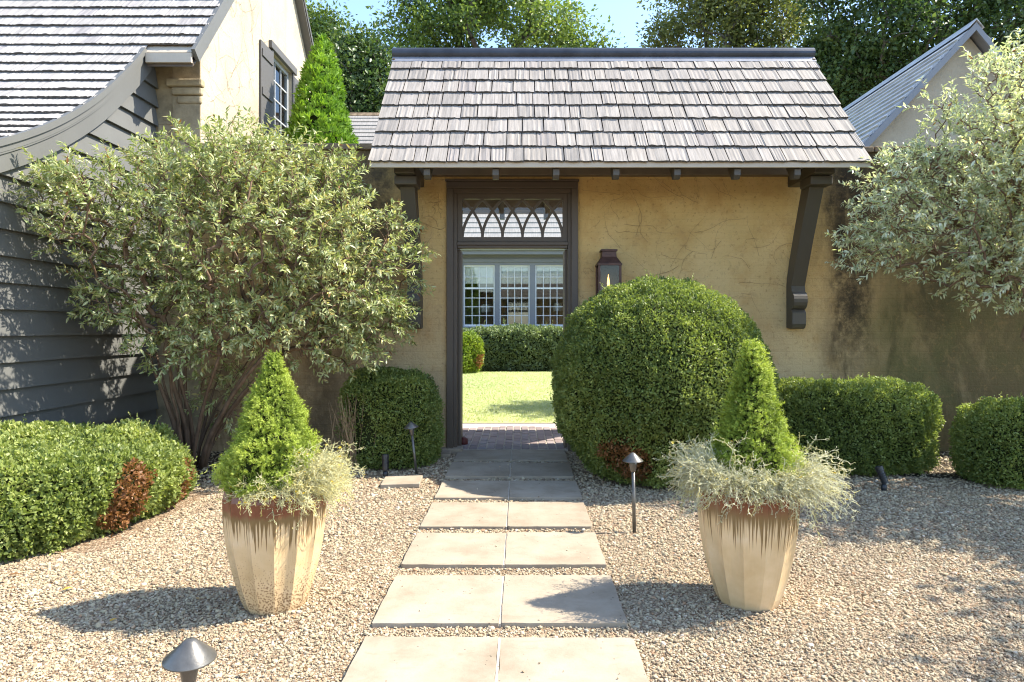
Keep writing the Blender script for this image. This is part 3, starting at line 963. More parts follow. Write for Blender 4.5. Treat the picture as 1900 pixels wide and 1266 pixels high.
# gable window
wx = GX - .05
win = MB()
win.box(wx - .06, wx, WY0, WY0 + .05, WZ0, WZ1); win.box(wx - .06, wx, WY1 - .05, WY1, WZ0, WZ1)
win.box(wx - .06, wx, WY0 + .05, WY1 - .05, WZ1 - .06, WZ1); win.box(wx - .06, wx, WY0 + .05, WY1 - .05, WZ0, WZ0 + .06)
wo = win.build('window', M['grey_window'], hs)
for k in range(1, 3):
    yy = WY0 + .05 + (WY1 - WY0 - .1) * k / 3
    MB().box(wx - .045, wx - .012, yy - .011, yy + .011, WZ0 + .06, WZ1 - .06).build('glazing_bar', M['grey_window'], wo)
for k in range(1, 5):
    zz = WZ0 + .06 + (WZ1 - WZ0 - .12) * k / 5
    MB().box(wx - .044, wx - .014, WY0 + .05, WY1 - .05, zz - .011, zz + .011).build('glazing_bar', M['grey_window'], wo)
for i in range(3):
    for j in range(5):
        ya = WY0 + .05 + (WY1 - WY0 - .1) * i / 3 + .011; yb = WY0 + .05 + (WY1 - WY0 - .1) * (i + 1) / 3 - .011
        za = WZ0 + .06 + (WZ1 - WZ0 - .12) * j / 5 + .011; zb = WZ0 + .06 + (WZ1 - WZ0 - .12) * (j + 1) / 5 - .011
        MB().box(wx - .03, wx - .026, ya, yb, za, zb).build('pane', M['glass'], wo)
MB().box(wx - .9, wx - .7, WY0 - .5, WY1 + .5, WZ0 - .3, WZ1 + .3).build('room_wall', M['room'], hs)
MB().box(GX - .045, GX + .05, WY0 - .12, WY1 + .12, WZ1 + .001, WZ1 + .11).build('window_head', M['shutter'], hs, .006)
MB().box(GX - .1, GX + .03, WY0 - .05, WY0 - .001 + .0, WZ0, WZ1 - .002).build('window_casing', M['shutter'], hs, .004)
MB().box(GX - .1, GX + .03, WY1 + .001, WY1 + .05, WZ0, WZ1 - .002).build('window_casing', M['shutter'], hs, .004)
for ya, yb in ((WY0 - .47, WY0 - .055), (WY1 + .055, WY1 + .47)):
    sh = MB().box(GX + .004, GX + .035, ya, yb, WZ0 - .02, WZ1 - .04).build('shutter', M['shutter'], hs, .005)
    for zc in (WZ1 - .2, (WZ0 + WZ1) / 2, WZ0 + .2):
        MB().box(GX + .0355, GX + .052, ya + .02, yb - .02, zc - .05, zc + .05).build('batten', M['shutter'], sh, .003)
# lapped boards on the lower, forward part of the house
def siding_top(y):
    yy, zz = min(PR, key=lambda p: abs(p[0] - y))
    return zz - .16
bz, bh = .06, .212
i = 0
while bz < 4.3:
    zt = bz + bh + .03
    # where the board meets the sweep of the roof
    ya = 4.05
    while siding_top(ya) < bz + .02 and ya < 7.29: ya += .02
    if ya < 7.2:
        pts = []
        ys = [ya + (7.285 - ya) * k / 24 for k in range(25)]
        m = MB()
        vv, ff = [], []
        for y in ys:
            t = min(zt, max(siding_top(y), bz + .01))
            fr = (t - bz) / (zt - bz)
            vv += [(SX + .045, y, bz), (SX + .045 - .042 * fr, y, t), (SX - .02, y, t), (SX - .02, y, bz)]
        for k in range(24):
            for c in range(4):
                ff.append((k * 4 + c, k * 4 + (c + 1) % 4, (k + 1) * 4 + (c + 1) % 4, (k + 1) * 4 + c))
        ff += [(3, 2, 1, 0), (96, 97, 98, 99)]
        m.add(vv, ff).build('siding_board', M['siding'], hs)
    bz += bh
    i += 1
MB().prism([(4.05, 0), (7.30, 0)] + [(y, siding_top(y)) for y in [7.30 - 3.25 * k / 30 for k in range(31)]], 'x', SX - .2, SX - .021).build('wall_sheathing', M['shutter'], hs)
MB().box(-9, SX - .201, 4.05, 4.2, 0, 2.3).build('front_wall', M['siding'], hs)
vine('climbing_vine', 'dry vine tracery over the lit cream gable wall', (GX, 0, 0), ((0, 1, 0), (0, 0, 1), (1, 0, 0)), 60, 9,
     (7.35, 9.2, 3.6, 5.6, 7.32, 11.5, 3.45, 6.9), .9, .0016, .45)
vine('climbing_vine', 'dry vine stems on the shaded stucco return below the eave', (0, 7.302, 0), ((1, 0, 0), (0, 0, 1), (0, -1, 0)), 16, 19,
     (-4.05, -3.65, 3.0, 3.8, -4.08, -3.62, 2.8, 4.1), .7, .0022)

# ------------------------------------------------------------------ gabled outbuilding behind the wall
ob = thing('gabled_outbuilding', 'pale stucco gable with slate-blue shingle roof rising behind the garden wall', 'building', (0, 0, 0))
PX, PZ, GY0, GY1 = 7.03, 6.09, 10.0, 17.5
k1 = 1.08; k2 = 1.22
zl = 2.6
xl, xrr = PX - (PZ - zl) / k1, PX + (PZ - zl) / k2
MB().prism([(xl + .2, 0), (xrr - .2, 0), (xrr - .2, zl + .1), (PX, PZ - .14), (xl + .2, zl + .1)], 'y', GY0 + .12, GY1).build('stucco_wall', M['cream'], ob)
def slope_courses(parent, mat, x_top, z_top, x_bot, z_bot, ya, yb, exp_, name='shingle_course'):
    L = math.hypot(x_top - x_bot, z_top - z_bot)
    dx, dz = (x_top - x_bot) / L, (z_top - z_bot) / L
    nx, nz = (-dz, dx) if dx > 0 else (dz, -dx)
    k = int(L / exp_)
    for c in range(k):
        s0, s1 = c * exp_, min(L, (c + 1.35) * exp_)
        p = lambda s_, o_: (x_bot + dx * s_ + nx * o_, z_bot + dz * s_ + nz * o_)
        MB().prism([p(s0, .002), p(s0, .05), p(s1, .004)], 'y', ya, yb).build(name, mat, parent)
slope_courses(ob, M['shingle_far'], PX, PZ, xl - .15, zl - .16, GY0 - .02, GY1, .2)
slope_courses(ob, M['shingle_far'], PX, PZ, xrr + .15, zl - .18, GY0 - .02, GY1, .2)
MB().prism([(xl - .15, zl - .162), (PX, PZ - .002), (PX, PZ - .08), (xl - .1, zl - .2)], 'y', GY0, GY1).build('roof_deck', M['grey_trim'], ob)
MB().prism([(xrr + .15, zl - .185), (PX, PZ - .003), (PX, PZ - .08), (xrr + .1, zl - .22)], 'y', GY0, GY1).build('roof_deck', M['grey_trim'], ob)
MB().prism([(xl - .16, zl - .165), (PX, PZ + .01), (PX, PZ - .11), (xl - .05, zl - .19)], 'y', GY0 - .05, GY0 - .021).build('bargeboard', M['grey_trim'], ob)
MB().prism([(xrr + .16, zl - .185), (PX + .001, PZ + .01), (PX + .001, PZ - .11), (xrr + .05, zl - .21)], 'y', GY0 - .05, GY0 - .021).build('bargeboard', M['grey_trim'], ob)
MB().prism([(PX - .12, PZ - .08), (PX, PZ + .07), (PX + .12, PZ - .08), (PX, PZ + .045)], 'y', GY0 - .06, GY1 + .05).build('ridge_cap', M['shingle_far'], ob)

# ------------------------------------------------------------------ far house across the lawn
fh = thing('far_house', 'grey house across the lawn with three white-barred sash windows and shingle roof', 'house', (0, 0, 0))
FY = 22.5
mp = FY / 1200
def fX(px): return (px - 964) * mp
def fZ(py): return CAM_H - (py - 608) * mp
wins = [(860, 918), (927, 983), (993, 1049)]
wz0, wz1 = fZ(606), fZ(492)
wl = MB()
xs = [-9.0] + [fX(p) for ab in wins for p in ab] + [8.0]
for i in range(0, len(xs), 2):
    wl.box(xs[i], xs[i + 1], FY, FY + .3, wz0, wz1)
wl.box(-9, 8, FY, FY + .3, 0, wz0); wl.box(-9, 8, FY, FY + .3, wz1, 4.0)
wl.build('wall', M['grey_trim'], fh)
MB().box(-9, 8, FY - .05, FY - .002, wz1 + .10, wz1 + .22).build('window_head', M['grey_trim'], fh)
MB().box(fX(853), fX(1056), FY - .09, FY - .002, wz0 - .10, wz0 - .02).build('window_sill', M['grey_trim'], fh)
MB().box(-9, 8, FY - .38, FY - .002, 3.98, 4.04).build('soffit', M['grey_trim'], fh)
MB().box(-9, 8, FY - .42, FY - .385, 3.90, 4.08).build('eave_fascia', M['grey_trim'], fh)
gut = [(FY - .425, 4.10)] + [(FY - .49 + .065 * math.cos(a), 4.10 + .07 * math.sin(a)) for a in [R(-10 - 16 * k) for k in range(11)]]
MB().prism(gut, 'x', -9, 8).build('gutter', plain('pale_metal_gutter', (.42, .47, .56), .4, .08, 3, 0), fh)
for i, (pa, pb) in enumerate(wins):
    xa, xb = fX(pa), fX(pb)
    t = .045
    m = MB()
    m.box(xa, xa + t, FY + .05, FY + .12, wz0, wz1); m.box(xb - t, xb, FY + .05, FY + .12, wz0, wz1)
    m.box(xa + t, xb - t, FY + .05, FY + .12, wz0, wz0 + .07); m.box(xa + t, xb - t, FY + .05, FY + .12, wz1 - .05, wz1)
    zmid = fZ(535)
    m.box(xa + t, xb - t, FY + .045, FY + .115, zmid - .03, zmid + .03)
    wo = m.build('window', M['white_paint'], fh)
    for (za, zb, rows) in ((wz0 + .07, zmid - .03, 4), (zmid + .03, wz1 - .05, 2)):
        for k in range(1, 4):
            xx = xa + t + (xb - xa - 2 * t) * k / 4
            MB().box(xx - .012, xx + .012, FY + .06, FY + .09, za, zb).build('glazing_bar', M['white_paint'], wo)
        for k in range(1, rows):
            zz = za + (zb - za) * k / rows
            MB().box(xa + t, xb - t, FY + .061, FY + .089, zz - .012, zz + .012).build('glazing_bar', M['white_paint'], wo)
        for c in range(4):
            for r_ in range(rows):
                wdx = (xb - xa - 2 * t) / 4
                x_ = xa + t + wdx * c; z_ = za + (zb - za) * r_ / rows
                p = MB().box(x_ + .012, x_ + wdx - .012, FY + .072, FY + .076, z_ + .012, z_ + (zb - za) / rows - .012).build('pane', M['glass'], wo)
                p.rotation_euler = (0, 0, 0)
    MB().box(xa + .03, xb - .03, FY + .14, FY + .15, fZ(526), wz1).build('blind', M['blind'], fh)
# the room behind, with two lamps one can make out
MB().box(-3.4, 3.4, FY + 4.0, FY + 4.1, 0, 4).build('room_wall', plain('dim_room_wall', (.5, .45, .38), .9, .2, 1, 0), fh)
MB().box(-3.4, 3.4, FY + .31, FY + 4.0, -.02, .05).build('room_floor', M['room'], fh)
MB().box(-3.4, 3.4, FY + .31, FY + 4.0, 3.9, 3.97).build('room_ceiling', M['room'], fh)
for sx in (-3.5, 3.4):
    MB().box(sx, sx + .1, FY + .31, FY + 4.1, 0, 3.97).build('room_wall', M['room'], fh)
for k, (px, py) in enumerate(((902, 571), (1035, 569))):
    z = fZ(py)
    l_ = thing('table_lamp', ('drum-shaded table lamp behind the first window from the door hinge side', 'drum-shaded table lamp behind the last window near the round bush')[k], 'lamp', (fX(px) * 1.05, FY + .9, 0), 'table lamps in the far house windows')
    MB().lathe([(.20, z - .14), (.165, z + .14)], 20, cap=False).build('shade', M['lamp_shade'], l_, smooth=True)
    MB().lathe([(.10, .75), (.10, .78), (.03, .80), (.07, .95), (.07, 1.1), (.02, 1.25), (.012, z)], 12).build('base', M['black_metal'], l_, smooth=True)
tb = MB(); tb.box(-2.2, 2.2, FY + .6, FY + 1.3, .70, .748); tb.box(-2.1, -2.0, FY + .7, FY + 1.2, .052, .70); tb.box(2.0, 2.1, FY + .7, FY + 1.2, .052, .70)
tag(tb.build('console_table', M['room'], bevel=.005), 'long dark console table inside the far house windows', 'table')
# roof
fs = 1.22
def fr(yy): return 4.09 + (yy - (FY - .45)) * fs
RYF = 27.2
L = math.hypot(RYF - (FY - .45), fr(RYF) - 4.09)
th = math.atan(fs)
for c in range(int(L / .26)):
    s0, s1 = c * .26, (c + 1.3) * .26
    p = lambda s_, o_: (FY - .45 + s_ * math.cos(th) - o_ * math.sin(th), 4.09 + s_ * math.sin(th) + o_ * math.cos(th))
    MB().prism([p(s0, .002), p(s0, .04), p(s1, .004)], 'x', -9.3, 8.3).build('shingle_course', M['shingle_far2'] if 'shingle_far2' in M else M['shingle'], fh)
MB().prism([(FY - .43, 4.08), (RYF, fr(RYF) - .01), (2 * RYF - FY + .4, 4.08)], 'x', -9.2, 8.2).build('roof_body', M['shingle_far'], fh)
for k in range(44):
    MB().prism([(RYF - .13, fr(RYF) - .10), (RYF, fr(RYF) + .07), (RYF + .13, fr(RYF) - .10), (RYF, fr(RYF) + .03)], 'x', -9.2 + k * .4, -9.2 + k * .4 + .41 - .02 * (k % 2)).build('ridge_tile', M['coping'], fh)
for xd in (-.35, 1.75):
    yd = 24.0
    m = MB().box(xd - .62, xd + .62, yd, yd + 2.2, fr(yd) - .05, fr(yd) + 1.0)
    dm = m.build('dormer', M['white_paint'], fh)
    MB().prism([(xd - .75, fr(yd) + 1.0), (xd, fr(yd) + 1.55), (xd + .75, fr(yd) + 1.0)], 'y', yd - .15, yd + 2.6).build('dormer_roof', M['shingle_far'], dm)
    for s_ in (-.3, .3):
        MB().box(xd + s_ - .24, xd + s_ + .24, yd - .012, yd - .002, fr(yd) + .16, fr(yd) + .88).build('pane', plain('dormer_glass', (.05, .09, .13), .1, .1, 2, 0), dm)

# ------------------------------------------------------------------ plants: tools
def wob(P, rng, freq, octaves=3):
    """cheap smooth 3-D noise, about -1..1"""
    out = np.zeros(len(P)); amp = 1.0
    for o_ in range(octaves):
        for _ in range(4):
            k = rng.normal(size=3) * freq * (1.9 ** o_)
            out += amp * np.sin(P @ k + rng.uniform(0, 6.28)) / 2.2
        amp *= .55
    return out / 1.6

def grow(bases, targets, rng, w=.3, sag=.06, mids=2):
    """join scattered twig ends to a branch system; returns nodes, parent index, is_target"""
    tot = len(bases) + len(targets) * (mids + 1)
    nodes = np.zeros((tot, 3)); par = -np.ones(tot, dtype=int); dep = np.zeros(tot); tip = np.zeros(tot, bool)
    n = len(bases); nodes[:n] = bases
    b0 = np.mean(bases, 0)
    order = np.argsort(np.linalg.norm(targets - b0, axis=1))
    for t in targets[order]:
        d = np.linalg.norm(nodes[:n] - t, axis=1)
        i = int(np.argmin(d + w * dep[:n]))
        p0 = nodes[i]; last = i
        seg = t - p0; L = np.linalg.norm(seg)
        side = rng.normal(size=3) * L * sag
        for k in range(1, mids + 1):
            f = k / (mids + 1)
            q = p0 + seg * f + side * math.sin(math.pi * f) + np.array([0, 0, L * .08 * math.sin(math.pi * f)])
            nodes[n] = q; par[n] = last; dep[n] = dep[last] + np.linalg.norm(q - nodes[last]); last = n; n += 1
        nodes[n] = t; par[n] = last; dep[n] = dep[last] + np.linalg.norm(t - nodes[last]); tip[n] = True; n += 1
    return nodes[:n], par[:n], tip[:n]

def branch_mesh(nodes, par, r_tip, expo=.42, r_max=.2, sides=5):
    cnt = np.ones(len(nodes))
    for i in range(len(nodes) - 1, -1, -1):
        if par[i] >= 0: cnt[par[i]] += cnt[i]
    rad = np.minimum(r_tip * cnt ** expo, r_max)
    idx = np.where(par >= 0)[0]
    A, B = nodes[par[idx]], nodes[idx]
    ra = np.minimum(rad[par[idx]], rad[idx] * 1.5)
    return tubes_arrays(A, B, ra, rad[idx], sides)

def blob_points(blobs, n, rng, shell=.45):
    """points in a union of ellipsoids, biased to the outside"""
    vols = np.array([b[1][0] * b[1][1] * b[1][2] for b in blobs]); vols = vols ** .8; vols /= vols.sum()
    pick = rng.choice(len(blobs), n, p=vols)
    d = norm(rng.normal(size=(n, 3)))
    r = rng.random(n) ** shell * np.where(rng.random(n) < .06, 1.16, 1.0)
    Cc = np.array([b[0] for b in blobs])[pick]; Rr = np.array([b[1] for b in blobs])[pick]
    return Cc + d * r[:, None] * Rr

def px(x, y, Z):
    return np.array([(x - 964) * Z / 1200, Z, CAM_H - (y - 608) * Z / 1200])

# ------------------------------------------------------------------ large leafy shrubs
def big_shrub(name, label, bases, blobs, n_targets, n_leaf, mat, seed, L=(.045, .075), keep=None, center=None, near_leaf=220, bend=None):
    rng = np.random.default_rng(seed)
    T = blob_points(blobs, n_targets, rng, .42)
    if keep is not None: T = T[keep(T)]
    b = np.array(bases)
    root = thing(name, label, 'shrub', tuple(b.mean(0)))
    org = np.array(root.location)
    # stems rise from the base before they spread
    st = []
    nodes0 = [list(p) for p in b]
    nodes, par, tip = grow(b, T, rng, .22, .05)
    v, t = branch_mesh(nodes - org, par, .0017, .43, .026, 5)
    arr_obj('stems', v, t, M['bark'], root, smooth=True)
    ti = np.where(tip)[0]
    Pt = nodes[ti]; Pp = nodes[par[ti]]
    tw = norm(Pt - Pp)
    cen = np.array(center) if center is not None else np.mean([bb[0] for bb in blobs], 0)
    out = norm(Pt - cen)
    dirn = norm(tw * .5 + out * .75 + np.array([0, 0, .15]) + rng.normal(size=tw.shape) * .35)
    # each end carries a short shoot with whorls of leaves
    Ls, per = [], n_leaf
    shoot = rng.uniform(.10, .24, len(Pt))
    P, D, U = [], [], []
    tubesA, tubesB = [Pt], [Pt + dirn * shoot[:, None]]
    for k in range(per):
        f = (k + rng.random(len(Pt))) / per
        pos = Pt + dirn * (shoot * f)[:, None] + rng.normal(size=Pt.shape) * .006
        az = rng.normal(size=Pt.shape)
        az = norm(az - (az * dirn).sum(1, keepdims=True) * dirn)
        dd = norm(dirn * rng.uniform(.35, .9, (len(Pt), 1)) + az * rng.uniform(.5, 1.0, (len(Pt), 1)) + np.array([0, 0, -.05]))
        P.append(pos); D.append(dd)
        U.append(norm(np.array([0, 0, 1.]) + rng.normal(size=Pt.shape) * .55 + dirn * .3))
    P, D, U = (np.concatenate(a) for a in (P, D, U))
    if keep is not None:
        k = keep(P); P, D, U = P[k], D[k], U[k]
    n = len(P)
    Le = rng.uniform(L[0], L[1], n); We = Le * rng.uniform(.27, .38, n)
    r = np.clip(rng.beta(2.2, 2.2, n) + .12 * wob(P, rng, 2.5), 0, 1)
    v, t, k = leaf_arrays(P - org, D, U, Le, We, fine=True, fold=.16, droop=.14)
    # leaves nearest the viewer are pieces of their own, the rest one mass
    toward = P[:, 1] + .15 * np.abs(P[:, 0]) + rng.random(n) * .25
    big = np.argsort(toward)[:near_leaf] if near_leaf else np.array([], int)
    mask = np.ones(n, bool); mask[big] = False
    tm = np.repeat(mask, k)
    arr_obj('foliage', v, t[tm], mat, root, {'rnd': np.repeat(r, k)[tm], 'dead': np.repeat(rng.random(n) < .012, k)[tm].astype(float)}, kind='stuff')
    for i in big:
        vv = v[i * 8:(i + 1) * 8]; c = vv[0].copy()
        o = arr_obj('leaf', vv - c, t[:k].copy(), mat, root, {'rnd': np.full(k, r[i]), 'dead': np.zeros(k)})
        o.location = tuple(c)
    v, t = tubes_arrays(tubesA[0] - org, tubesB[0] - org, np.full(len(Pt), .0018), np.full(len(Pt), .001), 3)
    o = arr_obj('twigs', v, t, M['twig'], root, kind='stuff')
    return root

def keep_left(P):
    return (P[:, 0] > -4.02) & (P[:, 1] < 7.2) & (P[:, 2] > .25)
def stem_fan(base, n, spread, h, rng, lean=(0, 0)):
    """several stems from a stool, each a chain of nodes"""
    pts = []
    for i in range(n):
        a = 2 * math.pi * i / n + rng.uniform(-.4, .4)
        r0 = rng.uniform(.03, .16)
        for k in range(7):
            f = k / 6
            if k == 0: jx = jy = vx = vy = 0.0
            vx += rng.normal() * .013; vy += rng.normal() * .013; jx += vx; jy += vy
            pts.append((base[0] + math.cos(a) * (r0 + spread * f ** 1.5) + lean[0] * f ** 1.3 + jx,
                        base[1] + math.sin(a) * (r0 + spread * f ** 1.5) * .6 + lean[1] * f + jy, h * f))
    return np.array(pts)

def shrub_with_stems(name, label, base, nst, spread, h, lean, blobs, n_t, n_l, mat, seed, keep, center, L, near_leaf):
    rng = np.random.default_rng(seed + 100)
    F = stem_fan(base, nst, spread, h, rng, lean)
    root = big_shrub(name, label, F, blobs, n_t, n_l, mat, seed, L, keep, center, near_leaf)
    # the stout lower stems
    org = np.array(root.location)
    for i in range(nst):
        ch = F[i * 7:(i + 1) * 7]
        sr = rng.uniform(.5, 1.25)
        MB().tube([tuple(p - org) for p in ch], [.024 * sr * (1 - .5 * k / 6) * rng.uniform(.85, 1.15) for k in range(7)], 8).build('main_stem', M['bark'], root, smooth=True)
    return root

blobs = [(px(430, 425, 6.0), (1.25, .8, .88)), (px(185, 395, 5.45), (.56, .42, .45)), (px(640, 500, 6.1), (.72, .62, .72)),
         (px(420, 320, 6.1), (.85, .55, .42)), (px(290, 545, 5.8), (.68, .5, .38)), (px(680, 590, 6.2), (.42, .42, .34)),
         (px(120, 340, 5.3), (.3, .25, .2)), (px(600, 330, 6.3), (.4, .4, .22)), (px(480, 600, 5.9), (.6, .45, .25)), (px(430, 730, 6.5), (.32, .2, .42)), (px(620, 650, 6.1), (.45, .35, .18)), (px(330, 640, 5.8), (.4, .3, .2))]
shrub_with_stems('leafy_shrub', 'tall multi-stemmed shrub with narrow olive leaves in front of the grey boards', (-3.25, 6.45, 0), 14, .42, 1.15, (.28, -.2),
                 blobs, 2300, 20, M['vib_leaf'], 31, keep_left, (px(430, 470, 6.1)), (.038, .068), 260)
def keep_right(P):
    return (P[:, 1] < 7.2) & (P[:, 2] > .4)
blobs = [(px(1765, 400, 5.9), (.85, .7, .62)), (px(1850, 235, 5.9), (.7, .6, .55)), (px(1645, 450, 6.0), (.46, .4, .28)), (px(1690, 330, 6.1), (.4, .4, .3)),
         (px(1990, 380, 5.6), (.95, .8, .95)), (px(1870, 500, 5.7), (.5, .5, .35)), (px(2080, 300, 5.3), (1.0, .85, .9)), (px(1900, 130, 6.2), (.45, .4, .22)),
         ((6.0, 4.7, 2.6), (1.0, .8, .8))]
shrub_with_stems('leafy_shrub', 'large silvery-leaved shrub spreading over the stained right end of the wall', (5.35, 6.0, 0), 8, .4, 1.3, (-.15, -.2),
                 blobs, 2900, 18, M['vib_leaf_b'], 47, keep_right, px(1880, 420, 6.2), (.038, .066), 260)

# ------------------------------------------------------------------ clipped hedges
def hedge(name, label, cx, cy, cz, a, b, c, p, dens, mat, seed, L=(.02, .032), lump=.05, lfreq=3.0, group=None, dead=(), rot=0.0, zmin=.02, cat='hedge', depth=.09, sprig=.3, gaps=()):
    rng = np.random.default_rng(seed)
    root = thing(name, label, cat, (cx, cy, 0), group)
    m = 400000
    d = norm(rng.normal(size=(m, 3)))
    S = np.array([a, b, c])
    r = (np.abs(d / S) ** p).sum(1) ** (-1 / p)
    Q = d * r[:, None]
    n_ = norm(np.sign(Q) * np.abs(Q / S) ** (p - 1) / S)
    w_ = r ** 2 / np.maximum((n_ * d).sum(1), .1)
    area = 4 * math.pi * w_.mean()
    cnt = min(int(area * dens), m)
    w_ /= w_.sum()
    sel = rng.choice(m, cnt, p=w_)
    Q, n_ = Q[sel], n_[sel]
    ca, sa = math.cos(rot), math.sin(rot)
    Rm = np.array([[ca, -sa, 0], [sa, ca, 0], [0, 0, 1]])
    Q, n_ = Q @ Rm.T, n_ @ Rm.T
    rngl = np.random.default_rng(seed + 5)
    lumpv = wob(Q, rngl, lfreq, 3) * lump
    lumpv = lumpv + (.034 if depth < .12 else .07) * wob(Q, rngl, 20 if depth < .12 else 7, 2)
    off = lumpv + .012 - depth * rng.random(cnt) ** 1.6
    P = Q + n_ * off[:, None]
    P[:, 2] += cz
    ok = P[:, 2] > zmin
    W = P + np.array([cx, cy, 0])
    dd = np.zeros(cnt)
    for (q, rad) in dead:
        q = np.array(q)
        f = np.linalg.norm((W - q) * np.array([1, 1, .75]), axis=1) + .06 * wob(W, rngl, 9, 2)
        dd = np.maximum(dd, ((f < rad) & (rng.random(cnt) < .93)).astype(float))
        ok &= ~((f < rad) & (rng.random(cnt) < .25))
    for (q, rad) in gaps:
        f = np.linalg.norm(W - np.array(q), axis=1)
        ok &= ~((f < rad) & (rng.random(cnt) < .8))
    P, n_, dd = P[ok], n_[ok], dd[ok]
    k = len(P)
    D = norm(n_ * .75 + rng.normal(size=(k, 3)) * .75 + np.array([0, 0, .3]))
    U = norm(n_ * .45 + rng.normal(size=(k, 3)) * .7 + np.array([.25, 0, .45]))
    Le = rng.uniform(L[0], L[1], k)
    patch = .5 + .42 * wob(P, rngl, 4, 3)
    rv = np.clip(.55 * rng.beta(2, 2.2, k) + .45 * patch, 0, 1)
    v, t, q = leaf_arrays(P, D, U, Le, Le * rng.uniform(.5, .68, k), False, .14)
    arr_obj('foliage', v, t, mat, root, {'rnd': np.repeat(rv, q), 'dead': np.repeat(dd, q)}, kind='stuff')
    # stray new shoots standing out of the clipped face
    ns = int(len(P) / 420)
    si = rng.choice(len(P), ns)
    kk = 9
    sd = norm(n_[si] * .8 + np.array([0, 0, .7]) + rng.normal(size=(ns, 3)) * .35)
    sl = rng.uniform(1.2, 3.2, ns) * L[1]
    fp = np.tile(np.linspace(.1, 1, kk), ns)
    Ps = np.repeat(P[si], kk, 0) + np.repeat(sd * sl[:, None], kk, 0) * fp[:, None]
    Ds = norm(np.repeat(sd, kk, 0) + rng.normal(size=(ns * kk, 3)) * .8)
    Ls = rng.uniform(L[0], L[1], ns * kk) * (1.1 - .5 * fp)
    v, t, q = leaf_arrays(Ps, Ds, rng.normal(size=(ns * kk, 3)) * .6 + np.array([0, 0, 1.]), Ls, Ls * .55, False, .14)
    ds = np.repeat(dd[si], kk)
    arr_obj('new_shoots', v, t, mat, root, {'rnd': np.repeat(np.clip(rng.normal(.8, .15, ns * kk), 0, 1), q), 'dead': np.repeat(ds, q)}, kind='stuff')
    # inner mass of twigs
    nu, nv = 40, 24
    vs_, fs_ = [], []
    for i in range(nv + 1):
        ph = -math.pi / 2 + math.pi * i / nv
        for j in range(nu):
            th_ = 2 * math.pi * j / nu
            vs_.append((math.cos(ph) * math.cos(th_), math.cos(ph) * math.sin(th_), math.sin(ph)))
    dv = np.array(vs_)
    rr = (np.abs(dv / S) ** p).sum(1) ** (-1 / p)
    V = dv * rr[:, None]
    V = V @ Rm.T
    nn = norm(V)
    rngl = np.random.default_rng(seed + 5)
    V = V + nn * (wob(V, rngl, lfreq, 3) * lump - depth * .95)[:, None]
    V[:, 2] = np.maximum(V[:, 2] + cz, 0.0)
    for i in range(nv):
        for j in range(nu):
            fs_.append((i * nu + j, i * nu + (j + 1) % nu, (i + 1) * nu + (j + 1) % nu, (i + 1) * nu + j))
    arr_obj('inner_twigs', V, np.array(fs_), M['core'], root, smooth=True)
    return root

hedge('clipped_ball_bush', 'huge round clipped boxwood ball beside the path and doorway', 1.335, 6.2, .84, 1.01, .99, 1.01, 2.06, 13000, M['box_leaf'], 61,
      (.019, .030), .028, 4.5, dead=((px(1165, 862, 5.5), .18), (px(1130, 835, 5.5), .10)), cat='bush')
hedge('clipped_hedge', 'low rounded boxwood hedge with browned patches under the grey boards', -3.54, 4.76, .23, .93, 1.0, .35, 2.5, 15500, M['box_leaf'], 62,
      (.022, .038), .07, 3.6, dead=((px(243, 935, 4.38), .16), (px(262, 890, 4.45), .11), (px(228, 968, 4.32), .13), (px(335, 905, 5.02), .13), (px(345, 880, 5.1), .08)))
hedge('clipped_hedge', 'small clipped boxwood with bare twiggy side next to the doorway', -1.33, 6.72, .40, .47, .44, .55, 3.4, 13000, M['box_leaf'], 63,
      (.020, .030), .04, 4.0, gaps=((px(655, 790, 6.45), .30), (px(640, 840, 6.45), .2)))
hedge('clipped_hedge', 'long clipped boxwood block behind the right-hand pot', 3.24, 6.48, .40, .80, .52, .47, 4.0, 13000, M['box_leaf'], 64,
      (.020, .030), .045, 3.2)
hedge('clipped_hedge', 'clipped boxwood block cut by the right edge below the silvery shrub', 4.86, 5.84, .33, .83, .36, .39, 4.4, 13000, M['box_leaf'], 65,
      (.020, .030), .04, 3.4)
hedge('clipped_hedge', 'long clipped hedge beneath the far house windows', -.3, 21.3, .62, 5.5, .62, .72, 6, 1500, M['box_far'], 66, (.06, .11), .10, 1.6, depth=.2)
hedge('round_bush', 'small lime-green round bush at the end of the far hedge', fX(864) * .88, 19.9, .55, .55, .5, .62, 2.4, 2600, M['lime_leaf'], 67, (.05, .09), .07, 3,
      dead=(((-1.15, 19.5, .35), .25),), cat='bush', depth=.15)
# dry twigs of the small boxwood's bare side
rng = np.random.default_rng(5)
tp = MB()
for i in range(70):
    b0 = np.array([-1.62 + rng.normal() * .09, 6.50 + rng.normal() * .1, 0.02])
    a = rng.uniform(-.5, .35)
    pts = [tuple(b0 + np.array([a * f * .4 + rng.normal() * .012, -.12 * f + rng.normal() * .012, f * rng.uniform(.5, .75)])) for f in (0, .3, .6, 1)]
    tp.tube(pts, [.004, .003, .0024, .001], 4)
tag(tp.build('bare_twigs', M['twig']), 'tangle of bare tan twigs at the thin side of the small boxwood', 'twigs', kind='stuff')

